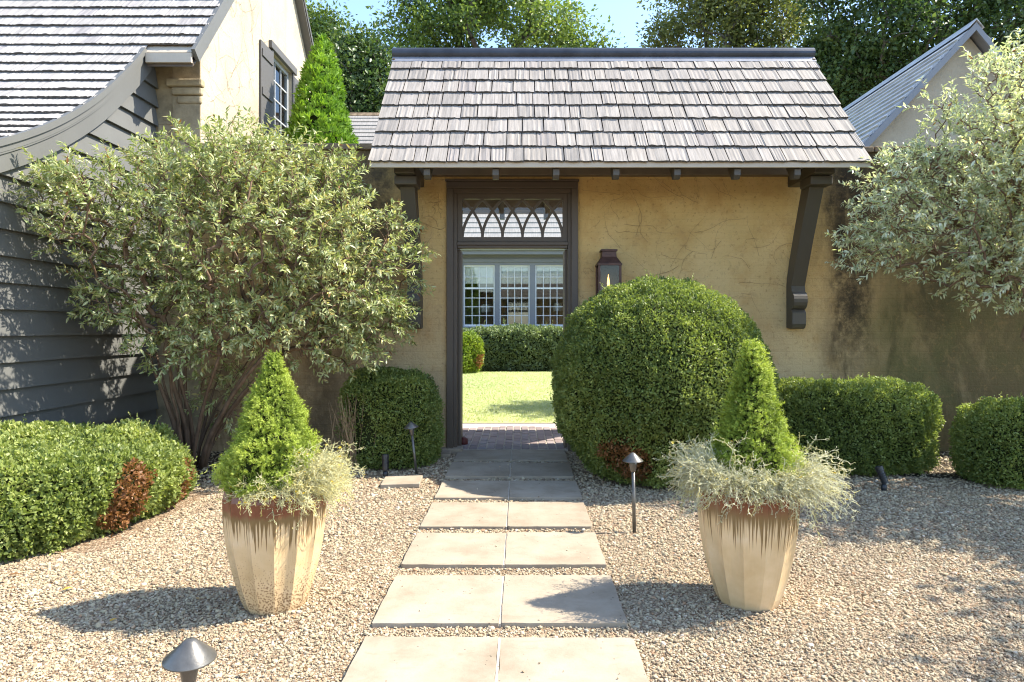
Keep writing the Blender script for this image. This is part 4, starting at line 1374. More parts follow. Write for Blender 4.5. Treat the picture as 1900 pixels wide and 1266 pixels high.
# ------------------------------------------------------------------ trees
def tree(name, label, base, blobs, n_t, per, mat, seed, leaf=(.16, .28), clump=.75, group='tall trees beyond the roofs', rmax=.3, cat='tree', tip_r=.012):
    rng = np.random.default_rng(seed)
    root = thing(name, label, cat, base, group)
    org = np.array(base)
    T = blob_points(blobs, n_t, rng, .4)
    top = max(b[0][2] for b in blobs)
    cx_ = np.mean([b[0] for b in blobs], 0)
    tr_ = np.array([[base[0] + (cx_[0] - base[0]) * f, base[1] + (cx_[1] - base[1]) * f, base[2] + (top - base[2]) * f] for f in np.linspace(.25, .62, 7)])
    nodes, par, tip = grow(tr_, T, rng, .25, .05)
    v, t = branch_mesh(nodes - org, par, tip_r, .45, rmax * .6, 5)
    arr_obj('branches', v, t, M['grey_bark'], root, smooth=True)
    pts = [(0, 0, -.1)] + [tuple(p - org) for p in tr_]
    MB().tube(pts, [rmax * 1.25] + [rmax * (1 - .11 * i) for i in range(7)], 10).build('trunk', M['grey_bark'], root, smooth=True)
    Pt = nodes[tip]
    n = len(Pt) * per
    P = np.repeat(Pt, per, 0)
    o_ = rng.normal(size=(n, 3)) * clump * np.array([.55, .55, .42])
    P = P + o_
    D = norm(o_ + rng.normal(size=(n, 3)) * .6 * clump + np.array([0, 0, -.15]))
    U = norm(rng.normal(size=(n, 3)) * .7 + np.array([.2, -.1, .8]))
    Le = rng.uniform(leaf[0], leaf[1], n)
    rv = np.clip(.6 * rng.beta(2, 2.4, n) + .4 * (.5 + .35 * wob(P, rng, .9, 2)), 0, 1)
    v, t, q = leaf_arrays(P - org, D, U, Le, Le * rng.uniform(.5, .7, n), False, .2)
    arr_obj('crown', v, t, mat, root, {'rnd': np.repeat(rv, q), 'dead': np.zeros(len(t))}, kind='stuff')
    return root
def bl(x, y, Z, rx, ry, rz): return (px(x, y, Z), (rx, ry, rz))
tree('shade_tree', 'broad green oak crown above the gateway canopy, sky on its right', (-1.5, 35, 0),
     [bl(800, 60, 34, 2.6, 2.5, 2.4), bl(900, -40, 35, 3.4, 3, 3), bl(1010, 60, 34, 2.6, 2.5, 2.2), bl(820, -150, 36, 3.2, 3, 3), bl(1000, -120, 36, 3, 3, 2.8), bl(760, 150, 34, 2.0, 2, 2), bl(920, 150, 36, 3, 2, 2), bl(1085, 95, 34, 1.2, 1.5, .9)],
     620, 90, M['oak'], 71)
tree('shade_tree', 'dark rounded tree between the thuja and the gateway canopy', (-8.5, 31, 0),
     [bl(660, 150, 31, 1.7, 1.8, 2.4), bl(690, 210, 31, 1.5, 1.5, 1.6), bl(640, 220, 32, 1.6, 1.6, 1.8), bl(675, 95, 31, 1.0, 1.2, 1.0)], 230, 75, M['oak_dark'], 72)
tree('shade_tree', 'sunlit tree top just right of the cream gable', (-11.5, 38, 0),
     [bl(600, 90, 38, 1.6, 1.8, 2.0), bl(585, 170, 38, 1.8, 1.8, 2.4), bl(628, 150, 38, 1.2, 1.4, 1.4), bl(575, 40, 38, .9, 1, .9)], 200, 70, M['oak'], 73)
tree('shade_tree', 'tree with brownish turning leaves behind the right half of the canopy', (12, 36, 0),
     [bl(1330, 60, 36, 2.6, 2.2, 2.4), bl(1300, -60, 36, 3.0, 2.5, 2.6), bl(1420, 20, 36, 2.4, 2.2, 2.4), bl(1230, 70, 36, 1.1, 1.4, .9), bl(1400, 140, 36, 2.5, 2, 2), bl(1440, -100, 37, 3, 2.5, 2.6)], 400, 75, M['oak_warm'], 74)
tree('shade_tree', 'dense dark tree filling the corner behind the slate-blue gable', (19, 30, 0),
     [bl(1620, 60, 30, 2.6, 2.4, 2.4), bl(1740, 10, 30, 2.8, 2.4, 2.6), bl(1860, 70, 30, 2.6, 2.4, 2.6), bl(1600, 150, 31, 2.0, 2, 1.8), bl(1560, -10, 31, 1.7, 2, 1.7), bl(1700, -130, 31, 3.4, 3, 2.6), bl(1930, -40, 30, 2.8, 2.4, 2.8), bl(1700, 170, 32, 3, 2, 2)], 560, 80, M['oak_dark'], 75)
tree('shade_tree', 'small dark tree in the gap between canopy verge and outbuilding roof', (15, 33, 0),
     [bl(1540, 110, 33, 1.6, 1.6, 1.8), bl(1570, 200, 33, 1.8, 1.6, 1.8), bl(1510, 190, 33, 1.5, 1.5, 1.5)], 170, 70, M['oak_dark'], 76)
# small courtyard tree behind the wall: it throws the patch of shade on the lawn
tree('courtyard_tree', 'yellow-green leaves of a small tree peeking past the canopy verge', (4.4, 11.3, 0),
     [((3.9, 11.2, 3.6), (1.1, .9, .9)), ((5.0, 11.3, 4.2), (.75, .7, .6)), ((4.3, 11.9, 4.4), (.9, .8, .7)), ((5.65, 11.2, 4.2), (.3, .35, .45))], 110, 60, M['lime_leaf'], 77,
     (.07, .12), .22, None, .09, tip_r=.003)
# garden tree to the right, outside the frame, whose dappled shade lies on the gravel
tree('garden_tree', 'leafy garden tree shading the gravel at the edge of the view', (8.2, 4.3, 0),
     [((7.2, 4.4, 4.4), (1.0, 1.0, .8)), ((8.4, 3.4, 4.9), (1.3, 1.2, 1.0)), ((8.0, 5.2, 4.8), (1.3, 1.0, .9)), ((5.95, 2.95, 4.3), (.6, .35, .4)), ((6.6, 3.6, 4.4), (.7, .4, .4)), ((9.2, 4.6, 5.4), (1.3, 1.3, 1.1))], 170, 34, M['oak'], 78,
     (.07, .12), .25, None, .13, tip_r=.0028)

# thuja behind the wall
def cone_plant(name, label, base, h, prof_r, n, mat, seed, mode, cat, z0=0.0, L=(.02, .035)):
    rng = np.random.default_rng(seed)
    root = thing(name, label, cat, base)
    f = rng.random(n * 3)
    rf = np.array([prof_r(x) for x in np.linspace(0, 1, 101)])
    keep = rng.random(n * 3) * rf.max() < np.interp(f, np.linspace(0, 1, 101), rf) + .02
    f = f[keep][:n]; n = len(f)
    a = rng.uniform(0, 2 * math.pi, n)
    rad = np.interp(f, np.linspace(0, 1, 101), rf)
    out = np.stack([np.cos(a), np.sin(a), np.zeros(n)], 1)
    P = out * rad[:, None]; P[:, 2] = z0 + f * h
    lump = wob(P, rng, 9 / max(rf.max() * 3, .6), 3)
    if mode == 'needle':
        lump = lump * .7 + .75 * wob(P, rng, 42, 2)
    P = P + out * ((lump * .22 - rng.random(n) ** 1.5 * .25) * rad)[:, None]
    if mode == 'needle':
        k = 16
        up = norm(out * .8 + np.array([0, 0, .5]) + rng.normal(size=(n, 3)) * .4)
        Pn = np.repeat(P, k, 0); un = np.repeat(up, k, 0)
        side = rng.normal(size=(n * k, 3)); side = norm(side - (side * un).sum(1, keepdims=True) * un)
        D = norm(un * rng.uniform(.3, 1.1, (n * k, 1)) + side * .8)
        fl = rng.uniform(0, 1, (n * k, 1)); Pn = Pn + un * fl * np.repeat(rng.uniform(.02, .05, (n, 1)), k, 0)
        Le = rng.uniform(.012, .019, n * k) * (1.15 - .45 * fl[:, 0])
        rv = np.clip(np.repeat(.36 + .3 * lump, k) + .3 * fl[:, 0] + rng.normal(size=n * k) * .12, 0, 1)
        v, t, q = leaf_arrays(Pn, D, side, Le, Le * .22, False, .1)
        rr_ = np.repeat(rv, q)
    else:
        k = 7
        up = norm(out * .55 + np.array([0, 0, .8]) + rng.normal(size=(n, 3)) * .3)
        Pn = np.repeat(P, k, 0); un = np.repeat(up, k, 0)
        sd = norm(np.cross(up, out) + rng.normal(size=(n, 3)) * .5); sdn = np.repeat(sd, k, 0)
        ang = np.tile(np.linspace(-.9, .9, k), n) + rng.normal(size=n * k) * .12
        D = norm(un * np.cos(ang)[:, None] + sdn * np.sin(ang)[:, None])
        U = norm(np.cross(D, np.cross(un, sdn)) * 0 + np.repeat(out, k, 0) + rng.normal(size=(n * k, 3)) * .3)
        Le = rng.uniform(L[0], L[1], n * k)
        rv = np.clip(np.repeat(.5 + .35 * lump + rng.normal(size=n) * .12, k), 0, 1)
        v, t, q = leaf_arrays(Pn, D, U, Le, Le * .28, False, .08)
        rr_ = np.repeat(rv, q)
    arr_obj('foliage', v, t, mat, root, {'rnd': rr_, 'dead': np.zeros(len(t))}, kind='stuff')
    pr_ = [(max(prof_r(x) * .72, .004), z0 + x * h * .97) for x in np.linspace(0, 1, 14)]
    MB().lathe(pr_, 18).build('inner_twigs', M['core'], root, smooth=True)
    MB().tube([(0, 0, 0), (0, 0, z0 + h * .9)], [.04 * (1 if mode != 'needle' else .35), .006], 8).build('trunk', M['bark'], root, smooth=True)
    return root
cone_plant('columnar_thuja', 'tall bright green columnar thuja beside the gable window', (-2.86, 9.4, 0), 5.38, lambda f: min(.6, 1.15 * (1 - f) ** .78) + .006, 9000, M['thuja'], 81, 'spray', 'thuja', .25, (.06, .11))

# ------------------------------------------------------------------ glazed pots
def pot(name, label, x, y, rim, base_r, h, mat, seed):
    root = thing(name, label, 'pot', (x, y, 0), 'fluted glazed pots flanking the path')
    prof = []
    for k in range(15):
        f = k / 14
        r_ = base_r + (rim * 1.03 - base_r) * math.sin(f * math.pi / 2 * 1.12) ** .85 if f > 0 else base_r
        prof.append((r_, h * f))
    prof[-1] = (rim * .985, h)
    NF = 14
    m = MB()
    # shallow concave flutes between raised arrises: four points per flute
    n = NF * 6
    vs_ = []
    for r_, z in prof:
        for k in range(n):
            c = (1 - (0, .05, .075, .082, .075, .05)[k % 6] * min(1, .5 + z / h))
            a = 2 * math.pi * k / n + seed
            vs_.append((r_ * c * math.cos(a), r_ * c * math.sin(a), z))
    rings = len(prof)
    inner = [(rim * .91, h - .002), (rim * .89, h - .06), (rim * .87, h - .14)]
    for r_, z in inner:
        for k in range(n):
            a = 2 * math.pi * k / n + seed
            vs_.append((r_ * math.cos(a), r_ * math.sin(a), z))
    fs_ = []
    for i in range(rings + len(inner) - 1):
        for k in range(n):
            fs_.append((i * n + k, i * n + (k + 1) % n, (i + 1) * n + (k + 1) % n, (i + 1) * n + k))
    fs_.append(tuple(range(n - 1, -1, -1)))
    m.add(vs_, fs_)
    o = m.build('pot_body', mat, root)
    MB().lathe([(rim * .88, h - .10), (rim * .5, h - .085), (.01, h - .08)], 24).build('soil', M['soil'], root, smooth=True)
    return root
LP = (-1.235, 3.28); RP = (1.175, 3.33)
pot('glazed_pot', 'tall fluted cream pot with red-brown rim and brown speckles near its foot', LP[0], LP[1], .243, .145, .605, M['pot_a'], .1)
pot('glazed_pot', 'tall fluted cream pot with long brown drips, silvery plant spilling around rim', RP[0], RP[1], .247, .150, .625, M['pot_b'], .25)
cone_plant('dwarf_spruce', 'fat cone-shaped bright green dwarf spruce in the speckled pot', (LP[0] - .015, LP[1], .53), .70, lambda f: float(np.interp(f, [0, .1, .28, .59, .85, .95, 1], [.19, .225, .20, .125, .045, .02, .004])), 5600, M['spruce'], 91, 'needle', 'spruce', .03)
cone_plant('dwarf_spruce', 'narrow concave cone-shaped dwarf spruce in the dripping-glaze pot', (RP[0] + .03, RP[1] + .02, .54), .755, lambda f: float(np.interp(f, [0, .12, .25, .53, .8, .93, 1], [.18, .20, .19, .12, .06, .034, .004])), 4600, M['spruce'], 92, 'needle', 'spruce', .03)

def silver_plant(name, label, base, stems, seed, flowers, fl_rad, mat=None):
    """stems: list of (angle range, n, length range, start radius)"""
    rng = np.random.default_rng(seed)
    root = thing(name, label, 'plant', base)
    A, B, ra, rb, rv = [], [], [], [], []
    tips = []
    for (a0, a1, n, l0, l1, r0, rise) in stems:
        for i in range(n):
            a = rng.uniform(a0, a1)
            L = rng.uniform(l0, l1)
            p = np.array([math.cos(a) * r0 * rng.uniform(.7, 1.0), math.sin(a) * r0 * rng.uniform(.7, 1.0), rng.uniform(-.03, .02)])
            d = norm(np.array([[math.cos(a), math.sin(a), rng.uniform(.1, 1.3) * rise]]))[0]
            k = 7
            col = rng.beta(2, 2)
            for j in range(k):
                q = p + d * L / k
                A.append(p); B.append(q); ra.append(.0017 * (1 - j / k * .5)); rb.append(.0016 * (1 - (j + 1) / k * .5)); rv.append(col)
                # side twiglets
                for _ in range(3):
                    if rng.random() < .85:
                        e = norm((d + rng.normal(size=3) * .7)[None])[0]
                        l_ = rng.uniform(.012, .04)
                        m_ = q + e * l_ * .5
                        e2 = norm((e + rng.normal(size=3) * .5)[None])[0]
                        A.append(q); B.append(m_); ra.append(.0011); rb.append(.0011); rv.append(min(1, col + .15))
                        A.append(m_); B.append(m_ + e2 * l_ * .6); ra.append(.0011); rb.append(.0008); rv.append(min(1, col + .25))
                        if j > 2: tips.append(m_ + e2 * l_ * .6)
                p = q
                d = norm((d + rng.normal(size=3) * .28 + np.array([0, 0, -.05 - .045 * j]))[None])[0]
            tips.append(p)
    A, B = np.array(A), np.array(B)
    v, t = tubes_arrays(A, B, np.array(ra), np.array(rb), 3)
    mat = mat or M['silver']
    arr_obj('stems', v, t, mat, root, {'rnd': np.repeat(np.array(rv), 6), 'dead': np.zeros(len(t))}, kind='stuff')
    tips = np.array(tips)
    # small silver leaflets at the twig ends
    k = len(tips)
    v, t, q = leaf_arrays(tips, rng.normal(size=(k, 3)), rng.normal(size=(k, 3)), rng.uniform(.006, .014, k), rng.uniform(.003, .005, k))
    arr_obj('foliage', v, t, mat, root, {'rnd': np.repeat(rng.random(k), q), 'dead': np.zeros(len(t))}, kind='stuff')
    sel = tips[rng.choice(len(tips), flowers, replace=False)]
    me = None
    for s_ in sel:
        if me is None:
            pv, pt_, q_ = leaf_arrays(np.zeros((6, 3)), np.array([[math.cos(x), math.sin(x), .45] for x in np.linspace(0, 2 * math.pi, 7)[:6]]), np.tile([0, 0, 1.], (6, 1)), np.full(6, 1.), np.full(6, .8), False, .05)
            me = arr_mesh('flower', pv, pt_, M['flower'], {'rnd': np.linspace(0, 1, len(pt_)), 'dead': np.zeros(len(pt_))})
        o = bpy.data.objects.new('flower', me); link(o, root)
        o.location = tuple(s_); s = rng.uniform(*fl_rad); o.scale = (s, s, s)
        o.rotation_euler = (rng.uniform(-.8, .8), rng.uniform(-.8, .8), rng.uniform(0, 6))
    return root
silver_plant('silver_bush', 'grey wiry plant with many yellow flowers at the side of the speckled pot', (LP[0], LP[1], .60),
             [(-1.0, .7, 330, .10, .26, .17, 1.5), (-1.9, -1.0, 50, .08, .16, .19, .6), (-.6, .5, 190, .14, .32, .18, 1.0)], 95, 130, (.007, .012), M['gold'])
silver_plant('silver_bush', 'silvery wiry plant spilling all round the rim of the dripping-glaze pot', (RP[0], RP[1], .62),
             [(-3.3, -2.2, 230, .12, .33, .18, .95), (-2.2, -.9, 210, .08, .19, .20, .8), (-1.0, .3, 230, .12, .37, .19, .6), (2.4, 3.4, 100, .14, .32, .18, .95), (.3, 2.4, 70, .12, .25, .19, .8)], 96, 60, (.006, .010))

# ------------------------------------------------------------------ stepping stones
SX0, SXM, SX1 = -.689, -.090, .506
rows = [(2.285, 2.877), (3.016, 3.597), (3.758, 4.341), (4.48, 5.10), (5.24, 5.81), (5.985, 6.60), (6.74, 7.295)]
ordn = ['first', 'second', 'third', 'fourth', 'fifth', 'sixth', 'seventh']
for i, (ya, yb) in enumerate(rows):
    for side, (xa, xb) in (('left', (SX0, SXM - .006)), ('right', (SXM + .006, SX1))):
        xc, yc = (xa + xb) / 2, (ya + yb) / 2
        hx, hy = (xb - xa) / 2, (yb - ya) / 2
        pts = []
        # slightly worn outline
        seg = 9
        cut = [rnd.choice((.002, .003, .005, .014)) for _ in range(4)]; ci = 0
        for (p, q) in (((-hx, -hy), (hx, -hy)), ((hx, -hy), (hx, hy)), ((hx, hy), (-hx, hy)), ((-hx, hy), (-hx, -hy))):
            ln = math.dist(p, q)
            for k in range(seg + 1):
                f = k / seg
                f = min(max(f, cut[ci] / ln), 1 - cut[(ci + 1) % 4] / ln)
                j = .0 if k in (0, seg) else .003
                pts.append((p[0] + (q[0] - p[0]) * f + rnd.uniform(-j, j), p[1] + (q[1] - p[1]) * f + rnd.uniform(-j, j)))
            ci += 1
        o = MB().prism(pts, 'z', 0, .045).build('stepping_stone', M['stone'], bevel=.006)
        o.location = (xc, yc, -.022 + rnd.uniform(-.002, .003))
        o.rotation_euler = (rnd.uniform(-.004, .004), rnd.uniform(-.004, .004), rnd.uniform(-.006, .006))
        if side == 'left':
            MB().box(hx + .0005, hx + .0115, -hy + .004, hy - .004, .004, .0405 + rnd.uniform(0, .003)).build('joint_strip', M['mortar'], o)
        tag(o, f'{side} slab in the {ordn[i]} row of pale stepping stones counted from the viewer', 'paving stone', 'pale stepping stones of the path')
def loose_slab(label, x, y, w_, d_, z, rot):
    o = MB().box(-w_ / 2, w_ / 2, -d_ / 2, d_ / 2, 0, .04).build('loose_slab', M['stone'], bevel=.006)
    o.location = (x, y, z); o.rotation_euler = (.01, -.02, rot)
    return tag(o, label, 'paving stone')
p = px(745, 900, 5.75); loose_slab('single tilted slab lying in the gravel by the small boxwood', p[0], 5.78, .34, .30, .0, .06)
p = px(820, 845, 7.0); loose_slab('small square slab at the foot of the door frame', p[0] - .01, 7.06, .2, .22, 0, .05)

# ------------------------------------------------------------------ lamps
def path_light(label, x, y, h, tilt=(0, 0)):
    root = thing('path_light', label, 'path light', (x, y, 0), 'mushroom path lights in the gravel')
    root.rotation_euler = (tilt[0], tilt[1], 0)
    MB().lathe([(.0125, -.02), (.0125, h - .085)], 14).build('stem', M['bronze'], root, smooth=True)
    MB().lathe([(.013, h - .086), (.018, h - .08), (.026, h - .035), (.027, h - .012)], 18).build('socket', M['bronze'], root, smooth=True)
    pr_ = [(.001, h + .046), (.008, h + .0455), (.016, h + .042), (.026, h + .032), (.069, h - .008), (.0705, h - .012), (.069, h - .0125), (.024, h + .026), (.001, h + .03)]
    MB().lathe(pr_, 32, cap=False).build('cap', M['bronze'], root, smooth=True)
    return root
path_light('bronze mushroom path light standing between the ball bush and the right pot', (1177 - 964) * 4.42 / 1200, 4.42, .50, (0, -.02))
path_light('leaning mushroom path light in front of the small boxwood', (773 - 964) * 6.18 / 1200, 6.18, .46, (.03, -.11))
path_light('mushroom path light whose cap shows at the bottom edge of the picture', (340 - 964) * 1.84 / 1200, 1.84, .475, (.02, .05))

def spot_light(label, x, y, tilt, rz):
    root = thing('spot_light', label, 'spotlight', (x, y, 0), 'black garden spotlights')
    MB().lathe([(.006, -.03), (.02, .0), (.024, .012), (.024, .05), (.016, .055), (.014, .075)], 14).build('stake', M['black_metal'], root, smooth=True)
    hd = bpy.data.objects.new('head', MB().lathe([(.012, -.035), (.027, -.03), (.029, .0), (.029, .075), (.033, .078), (.033, .115), (.028, .116), (.026, .09)], 18).mesh('head'))
    hd.data.materials.append(M['black_metal'])
    link(hd, root); hd.location = (0, 0, .095); hd.rotation_euler = (tilt, 0, rz)
    for k in range(3):
        r_ = MB().lathe([(.0292, .012 + k * .018), (.033, .014 + k * .018), (.033, .02 + k * .018), (.0292, .022 + k * .018)], 18, cap=False).build('cooling_ring', M['black_metal'], hd, smooth=True)
    return root
spot_light('black upright spotlight at the base of the small boxwood', (715 - 964) * 6.05 / 1200, 6.05, -.12, .2)
spot_light('black tilted spotlight in front of the long boxwood block', (1640 - 964) * 5.55 / 1200, 5.55, -.35, 1.0)

# gas lantern
lx = .985
ln = thing('gas_lantern', 'aged copper gas lantern with small flame on the ochre wall', 'lantern', (lx, WALL_Y - .13, 1.62))
bx_, by_, hb = .115, .105, .46
fr_ = MB()
for sx in (-1, 1):
    for sy in (-1, 1):
        fr_.box(sx * bx_ - .013, sx * bx_ + .013, sy * by_ - .013, sy * by_ + .013, .02, hb)
fr_.box(-bx_ - .02, bx_ + .02, -by_ - .02, by_ + .02, -.015, .02)
fr_.box(-bx_ - .02, bx_ + .02, -by_ - .02, by_ + .02, hb, hb + .022)
fr_.build('frame', M['copper'], ln, .003)
MB().box(-bx_ + .014, bx_ - .014, by_ - .006, by_ + .006, .021, hb - .001).build('back_plate', M['room'], ln)
q = [(-bx_ - .015, -by_ - .015), (bx_ + .015, -by_ - .015), (bx_ + .015, by_ + .015), (-bx_ - .015, by_ + .015)]
zt = hb + .0225
m = MB().add([(a, b_, zt) for a, b_ in q] + [(a * .62, b_ * .62, zt + .075) for a, b_ in q] + [(a * .60, b_ * .60, zt + .135) for a, b_ in q],
             [(3, 2, 1, 0), (0, 1, 5, 4), (1, 2, 6, 5), (2, 3, 7, 6), (3, 0, 4, 7), (4, 5, 9, 8), (5, 6, 10, 9), (6, 7, 11, 10), (7, 4, 8, 11), (8, 9, 10, 11)])
m.build('lantern_roof', M['copper'], ln, .003)
MB().box(-.09, .09, -.085, .085, zt + .136, zt + .158).build('lantern_cap', M['copper'], ln, .004)
MB().box(-bx_ + .013, bx_ - .013, -by_ - .003, -by_ + .001, .021, hb - .001).build('pane', M['lantern_glass'], ln)
for sx in (-1, 1):
    MB().box(sx * bx_ - .002, sx * bx_ + .002, -by_ + .013, by_ - .013, .021, hb - .001).build('pane', M['lantern_glass'], ln)
MB().lathe([(.02, .02), (.02, .04), (.006, .05), (.006, .205), (.011, .21), (.011, .225)], 10).build('burner', M['black_metal'], ln, smooth=True)
MB().lathe([(.004, .228), (.012, .245), (.015, .27), (.010, .31), (.004, .35), (.0008, .37)], 10).build('flame', M['flame'], ln, smooth=True)
MB().box(-.04, .04, by_ + .007, .128, .2, .3).build('wall_mount', M['copper'], ln)

# ------------------------------------------------------------------ grass of the lawn
rng = np.random.default_rng(12)
n = 60000
Y = 9.45 + (20.2 - 9.45) * rng.random(n)
X = (rng.random(n) - .5) * 2 * (Y * .16 + .35) - .25
P = np.stack([X, Y, np.full(n, .01)], 1)
D = norm(rng.normal(size=(n, 3)) * np.array([.45, .45, 0]) + np.array([0, 0, 1.]))
rv = np.clip(.5 + .3 * wob(P, rng, 1.8, 3) + rng.normal(size=n) * .15, 0, 1)
v, t, q = leaf_arrays(P, D, rng.normal(size=(n, 3)), rng.uniform(.02, .04, n), rng.uniform(.006, .011, n))
tag(arr_obj('grass', v, t, M['grass'], None, {'rnd': np.repeat(rv, q), 'dead': np.zeros(len(t))}), 'short mown grass blades of the courtyard lawn', 'grass', kind='stuff')

# ------------------------------------------------------------------ gravel
rng = np.random.default_rng(4)
pts = []
for (za, zb, dens, sc) in ((1.9, 3.0, 15500, .54), (3.0, 4.3, 10000, .64), (4.3, 5.6, 4600, .84), (5.6, 7.28, 1800, 1.1)):
    wmax = .80 * zb + .25
    n = int((zb - za) * 2 * wmax * dens)
    Y = za + (zb - za) * rng.random(n); X = (rng.random(n) - .5) * 2 * wmax + .02
    k = (np.abs(X) < .80 * Y + .25) & (X > -4.05)
    pts.append(np.stack([X[k], Y[k], np.full(k.sum(), sc)], 1))
pts = np.concatenate(pts)
ok = np.ones(len(pts), bool)
for (ya, yb) in rows:
    ok &= ~((pts[:, 0] > SX0 - .002) & (pts[:, 0] < SX1 + .002) & (pts[:, 1] > ya - .002) & (pts[:, 1] < yb + .002))
for (qx, qy, r_) in ((LP[0], LP[1], .15), (RP[0], RP[1], .155), (1.335, 6.2, .62), (3.3, 6.5, .42), (-1.27, 6.72, .38), (4.75, 6.05, .4)):
    ok &= (pts[:, 0] - qx) ** 2 + (pts[:, 1] - qy) ** 2 > r_ ** 2
ok &= ~((np.abs(pts[:, 0] + 3.2) < .6) & (np.abs(pts[:, 1] - 4.75) < .75))
pts = pts[ok]
# a few pebbles kicked onto the slabs
stray = []
for _ in range(60):
    r_ = rows[rng.integers(0, 6)]
    stray.append((rng.uniform(SX0, SX1), rng.uniform(*r_), .55))
n0 = len(pts)
pts = np.concatenate([pts, np.array(stray)])
n = len(pts)
Zp = rng.uniform(-.002, .006, n) + .002 * wob(np.c_[pts[:, :2], np.zeros(n)], rng, 5, 2)
Zp[n0:] = .026
co = np.c_[pts[:, :2], Zp]
s = rng.gamma(4, 1 / 4., n) * .0068 * pts[:, 2]
s = np.clip(s, .0025, .017)
scl = np.c_[s * rng.uniform(.9, 1.5, n), s * rng.uniform(.75, 1.1, n), s * rng.uniform(.5, .85, n)]
rot = np.c_[rng.normal(0, .35, n), rng.normal(0, .35, n), rng.uniform(0, 6.28, n)]
me = bpy.data.meshes.new('gravel')
me.vertices.add(n); me.vertices.foreach_set('co', co.astype(np.float32).ravel())
for key, val in (('pscale', scl), ('prot', rot)):
    at = me.attributes.new(key, 'FLOAT_VECTOR', 'POINT'); at.data.foreach_set('vector', val.astype(np.float32).ravel())
me.materials.append(M['pebble'])
me.update()
gravel = bpy.data.objects.new('gravel', me); link(gravel)
tag(gravel, 'pale mixed pea gravel covering the forecourt', 'gravel', kind='stuff')
ng = bpy.data.node_groups.new('gravel_scatter', 'GeometryNodeTree')
ng.interface.new_socket('Geometry', in_out='INPUT', socket_type='NodeSocketGeometry')
ng.interface.new_socket('Geometry', in_out='OUTPUT', socket_type='NodeSocketGeometry')
gi = ng.nodes.new('NodeGroupInput'); go = ng.nodes.new('NodeGroupOutput')
ico = ng.nodes.new('GeometryNodeMeshIcoSphere'); ico.inputs['Radius'].default_value = 1.0; ico.inputs['Subdivisions'].default_value = 2
nz = ng.nodes.new('ShaderNodeTexNoise'); nz.inputs['Scale'].default_value = 1.1
sub = ng.nodes.new('ShaderNodeVectorMath'); sub.operation = 'SUBTRACT'; sub.inputs[1].default_value = (.5, .5, .5)
mul = ng.nodes.new('ShaderNodeVectorMath'); mul.operation = 'SCALE'; mul.inputs['Scale'].default_value = .9
ng.links.new(nz.outputs['Color'], sub.inputs[0]); ng.links.new(sub.outputs[0], mul.inputs[0])
sp = ng.nodes.new('GeometryNodeSetPosition')
ng.links.new(ico.outputs['Mesh'], sp.inputs['Geometry']); ng.links.new(mul.outputs[0], sp.inputs['Offset'])
sm = ng.nodes.new('GeometryNodeSetMaterial'); sm.inputs['Material'].default_value = M['pebble']
ng.links.new(sp.outputs[0], sm.inputs['Geometry'])
iop = ng.nodes.new('GeometryNodeInstanceOnPoints')
a1 = ng.nodes.new('GeometryNodeInputNamedAttribute'); a1.data_type = 'FLOAT_VECTOR'; a1.inputs['Name'].default_value = 'pscale'
a2 = ng.nodes.new('GeometryNodeInputNamedAttribute'); a2.data_type = 'FLOAT_VECTOR'; a2.inputs['Name'].default_value = 'prot'
e2r = ng.nodes.new('FunctionNodeEulerToRotation')
ng.links.new(gi.outputs[0], iop.inputs['Points']); ng.links.new(sm.outputs[0], iop.inputs['Instance'])
ng.links.new(a2.outputs['Attribute'], e2r.inputs[0])
ng.links.new(e2r.outputs[0], iop.inputs['Rotation']); ng.links.new(a1.outputs['Attribute'], iop.inputs['Scale'])
ng.links.new(iop.outputs[0], go.inputs[0])
assert n < 199000, n
md = gravel.modifiers.new('scatter', 'NODES'); md.node_group = ng

# dark mulch under the far right hedge and the shrubs
def mulch(name, pts_, z):
    o = MB().add([(a, b_, z) for a, b_ in pts_], [tuple(range(len(pts_)))]).build(name, M['earth'])
    o['kind'] = 'structure'
    return o
mulch('planting_bed', [(2.4, 6.85), (3.6, 6.1), (5.2, 5.55), (6.5, 5.5), (6.5, 7.29), (2.4, 7.29)], .005)
mulch('planting_bed', [(-4.08, 5.2), (-3.0, 5.75), (-2.6, 6.2), (-1.9, 6.7), (-1.0, 6.85), (-1.0, 7.29), (-4.08, 7.29)], .005)

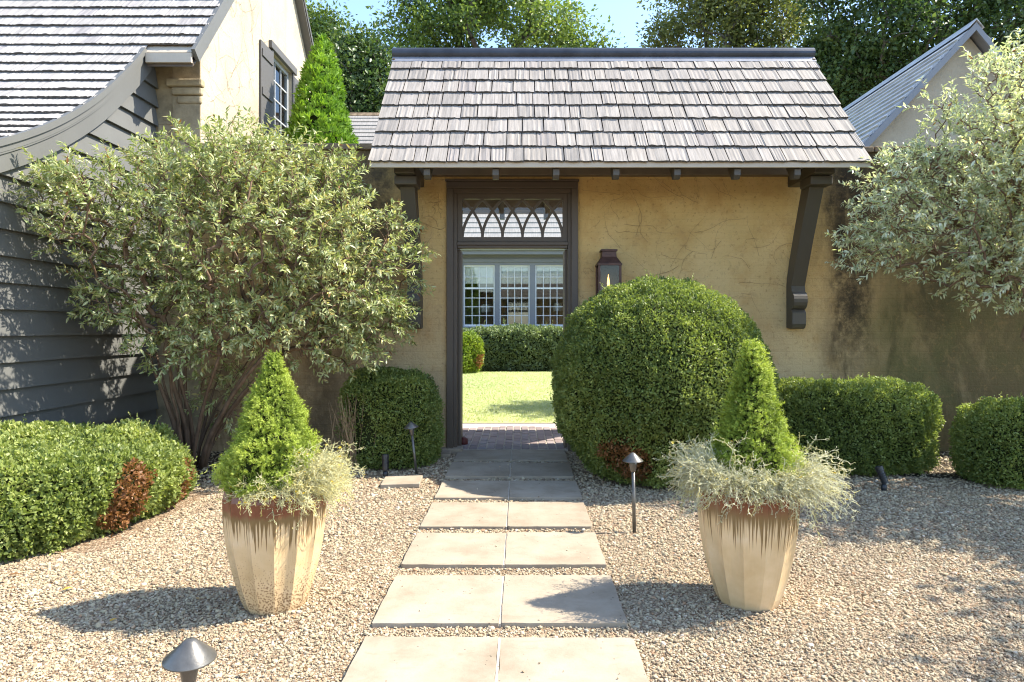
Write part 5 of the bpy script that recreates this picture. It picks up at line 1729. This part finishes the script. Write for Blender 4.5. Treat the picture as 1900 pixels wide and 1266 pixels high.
# dry leaf crumbs and bits of twig caught in the gravel
rng = np.random.default_rng(77)
n = 900
Y = rng.uniform(2.2, 6.9, n); X = (rng.random(n) - .5) * 2 * (.8 * Y)
w_ = np.exp(-((X + 2.2) ** 2) / .8) + np.exp(-((X - 3.0) ** 2) / 1.2) * .8 + .12
k = (rng.random(n) < w_) & (X > -4) & ~((X > SX0 - .02) & (X < SX1 + .02) & (rng.random(n) < .9))
P = np.stack([X[k], Y[k], np.full(k.sum(), .012)], 1); n = len(P)
az = rng.uniform(0, 6.28, n)
Le = rng.uniform(.012, .035, n)
P[:, 2] = np.where((X[k] > SX0) & (X[k] < SX1), .027, .013)
v, t, q = leaf_arrays(P, np.stack([np.cos(az), np.sin(az), rng.uniform(-.05, .3, n)], 1), np.tile([0, 0, 1.], (n, 1)) + rng.normal(size=(n, 3)) * .3, Le, Le * rng.uniform(.15, .55, n))
M['litter'] = leaf_mat('dry_leaf_crumbs', [(.12, .065, .03), (.22, .12, .05), (.34, .22, .10), (.16, .11, .07)], rough=.8, trans=.1, spec=.2)
tag(arr_obj('leaf_litter', v, t, M['litter'], None, {'rnd': np.repeat(rng.random(n), q), 'dead': np.zeros(len(t))}), 'brown dry leaf crumbs scattered over the gravel', 'leaf litter', kind='stuff')

# fallen leaves
def fallen(label, x, y, mat, s, rz):
    v, t, k = leaf_arrays(np.zeros((1, 3)), np.array([[math.cos(rz), math.sin(rz), .12]]), np.array([[.1, .1, 1.]]), np.array([s]), np.array([s * .55]), True, .2, .1)
    o = arr_obj('fallen_leaf', v, t, mat)
    o.location = (x, y, .016)
    return tag(o, label, 'leaf', 'fallen leaves on the gravel')
def gp(x, y): Z = 1680 / (y - 608); return (x - 964) * Z / 1200, Z
for (x, y, c, s, lab) in ((135, 1096, 'yellow_leaf', .05, 'yellow fallen leaf lying on open gravel in front of the low hedge'), (38, 1070, 'brown_leaf', .06, 'brown fallen leaf at the foot of the low hedge'),
                          (203, 1160, 'yellow_leaf', .035, 'small ochre leaf by the tip of the speckled pot shadow'), (440, 1258, 'brown_leaf', .04, 'brown leaf on gravel beside the nearest path light'),
                          (1585, 1068, 'brown_leaf', .035, 'rusty leaf on gravel to the side of the dripping-glaze pot'), (830, 936, 'brown_leaf', .05, 'brown leaf beside the fourth row of stepping stones')):
    gx, gy = gp(x, y)
    fallen(lab, gx, gy, M[c], s, rnd.uniform(0, 6))
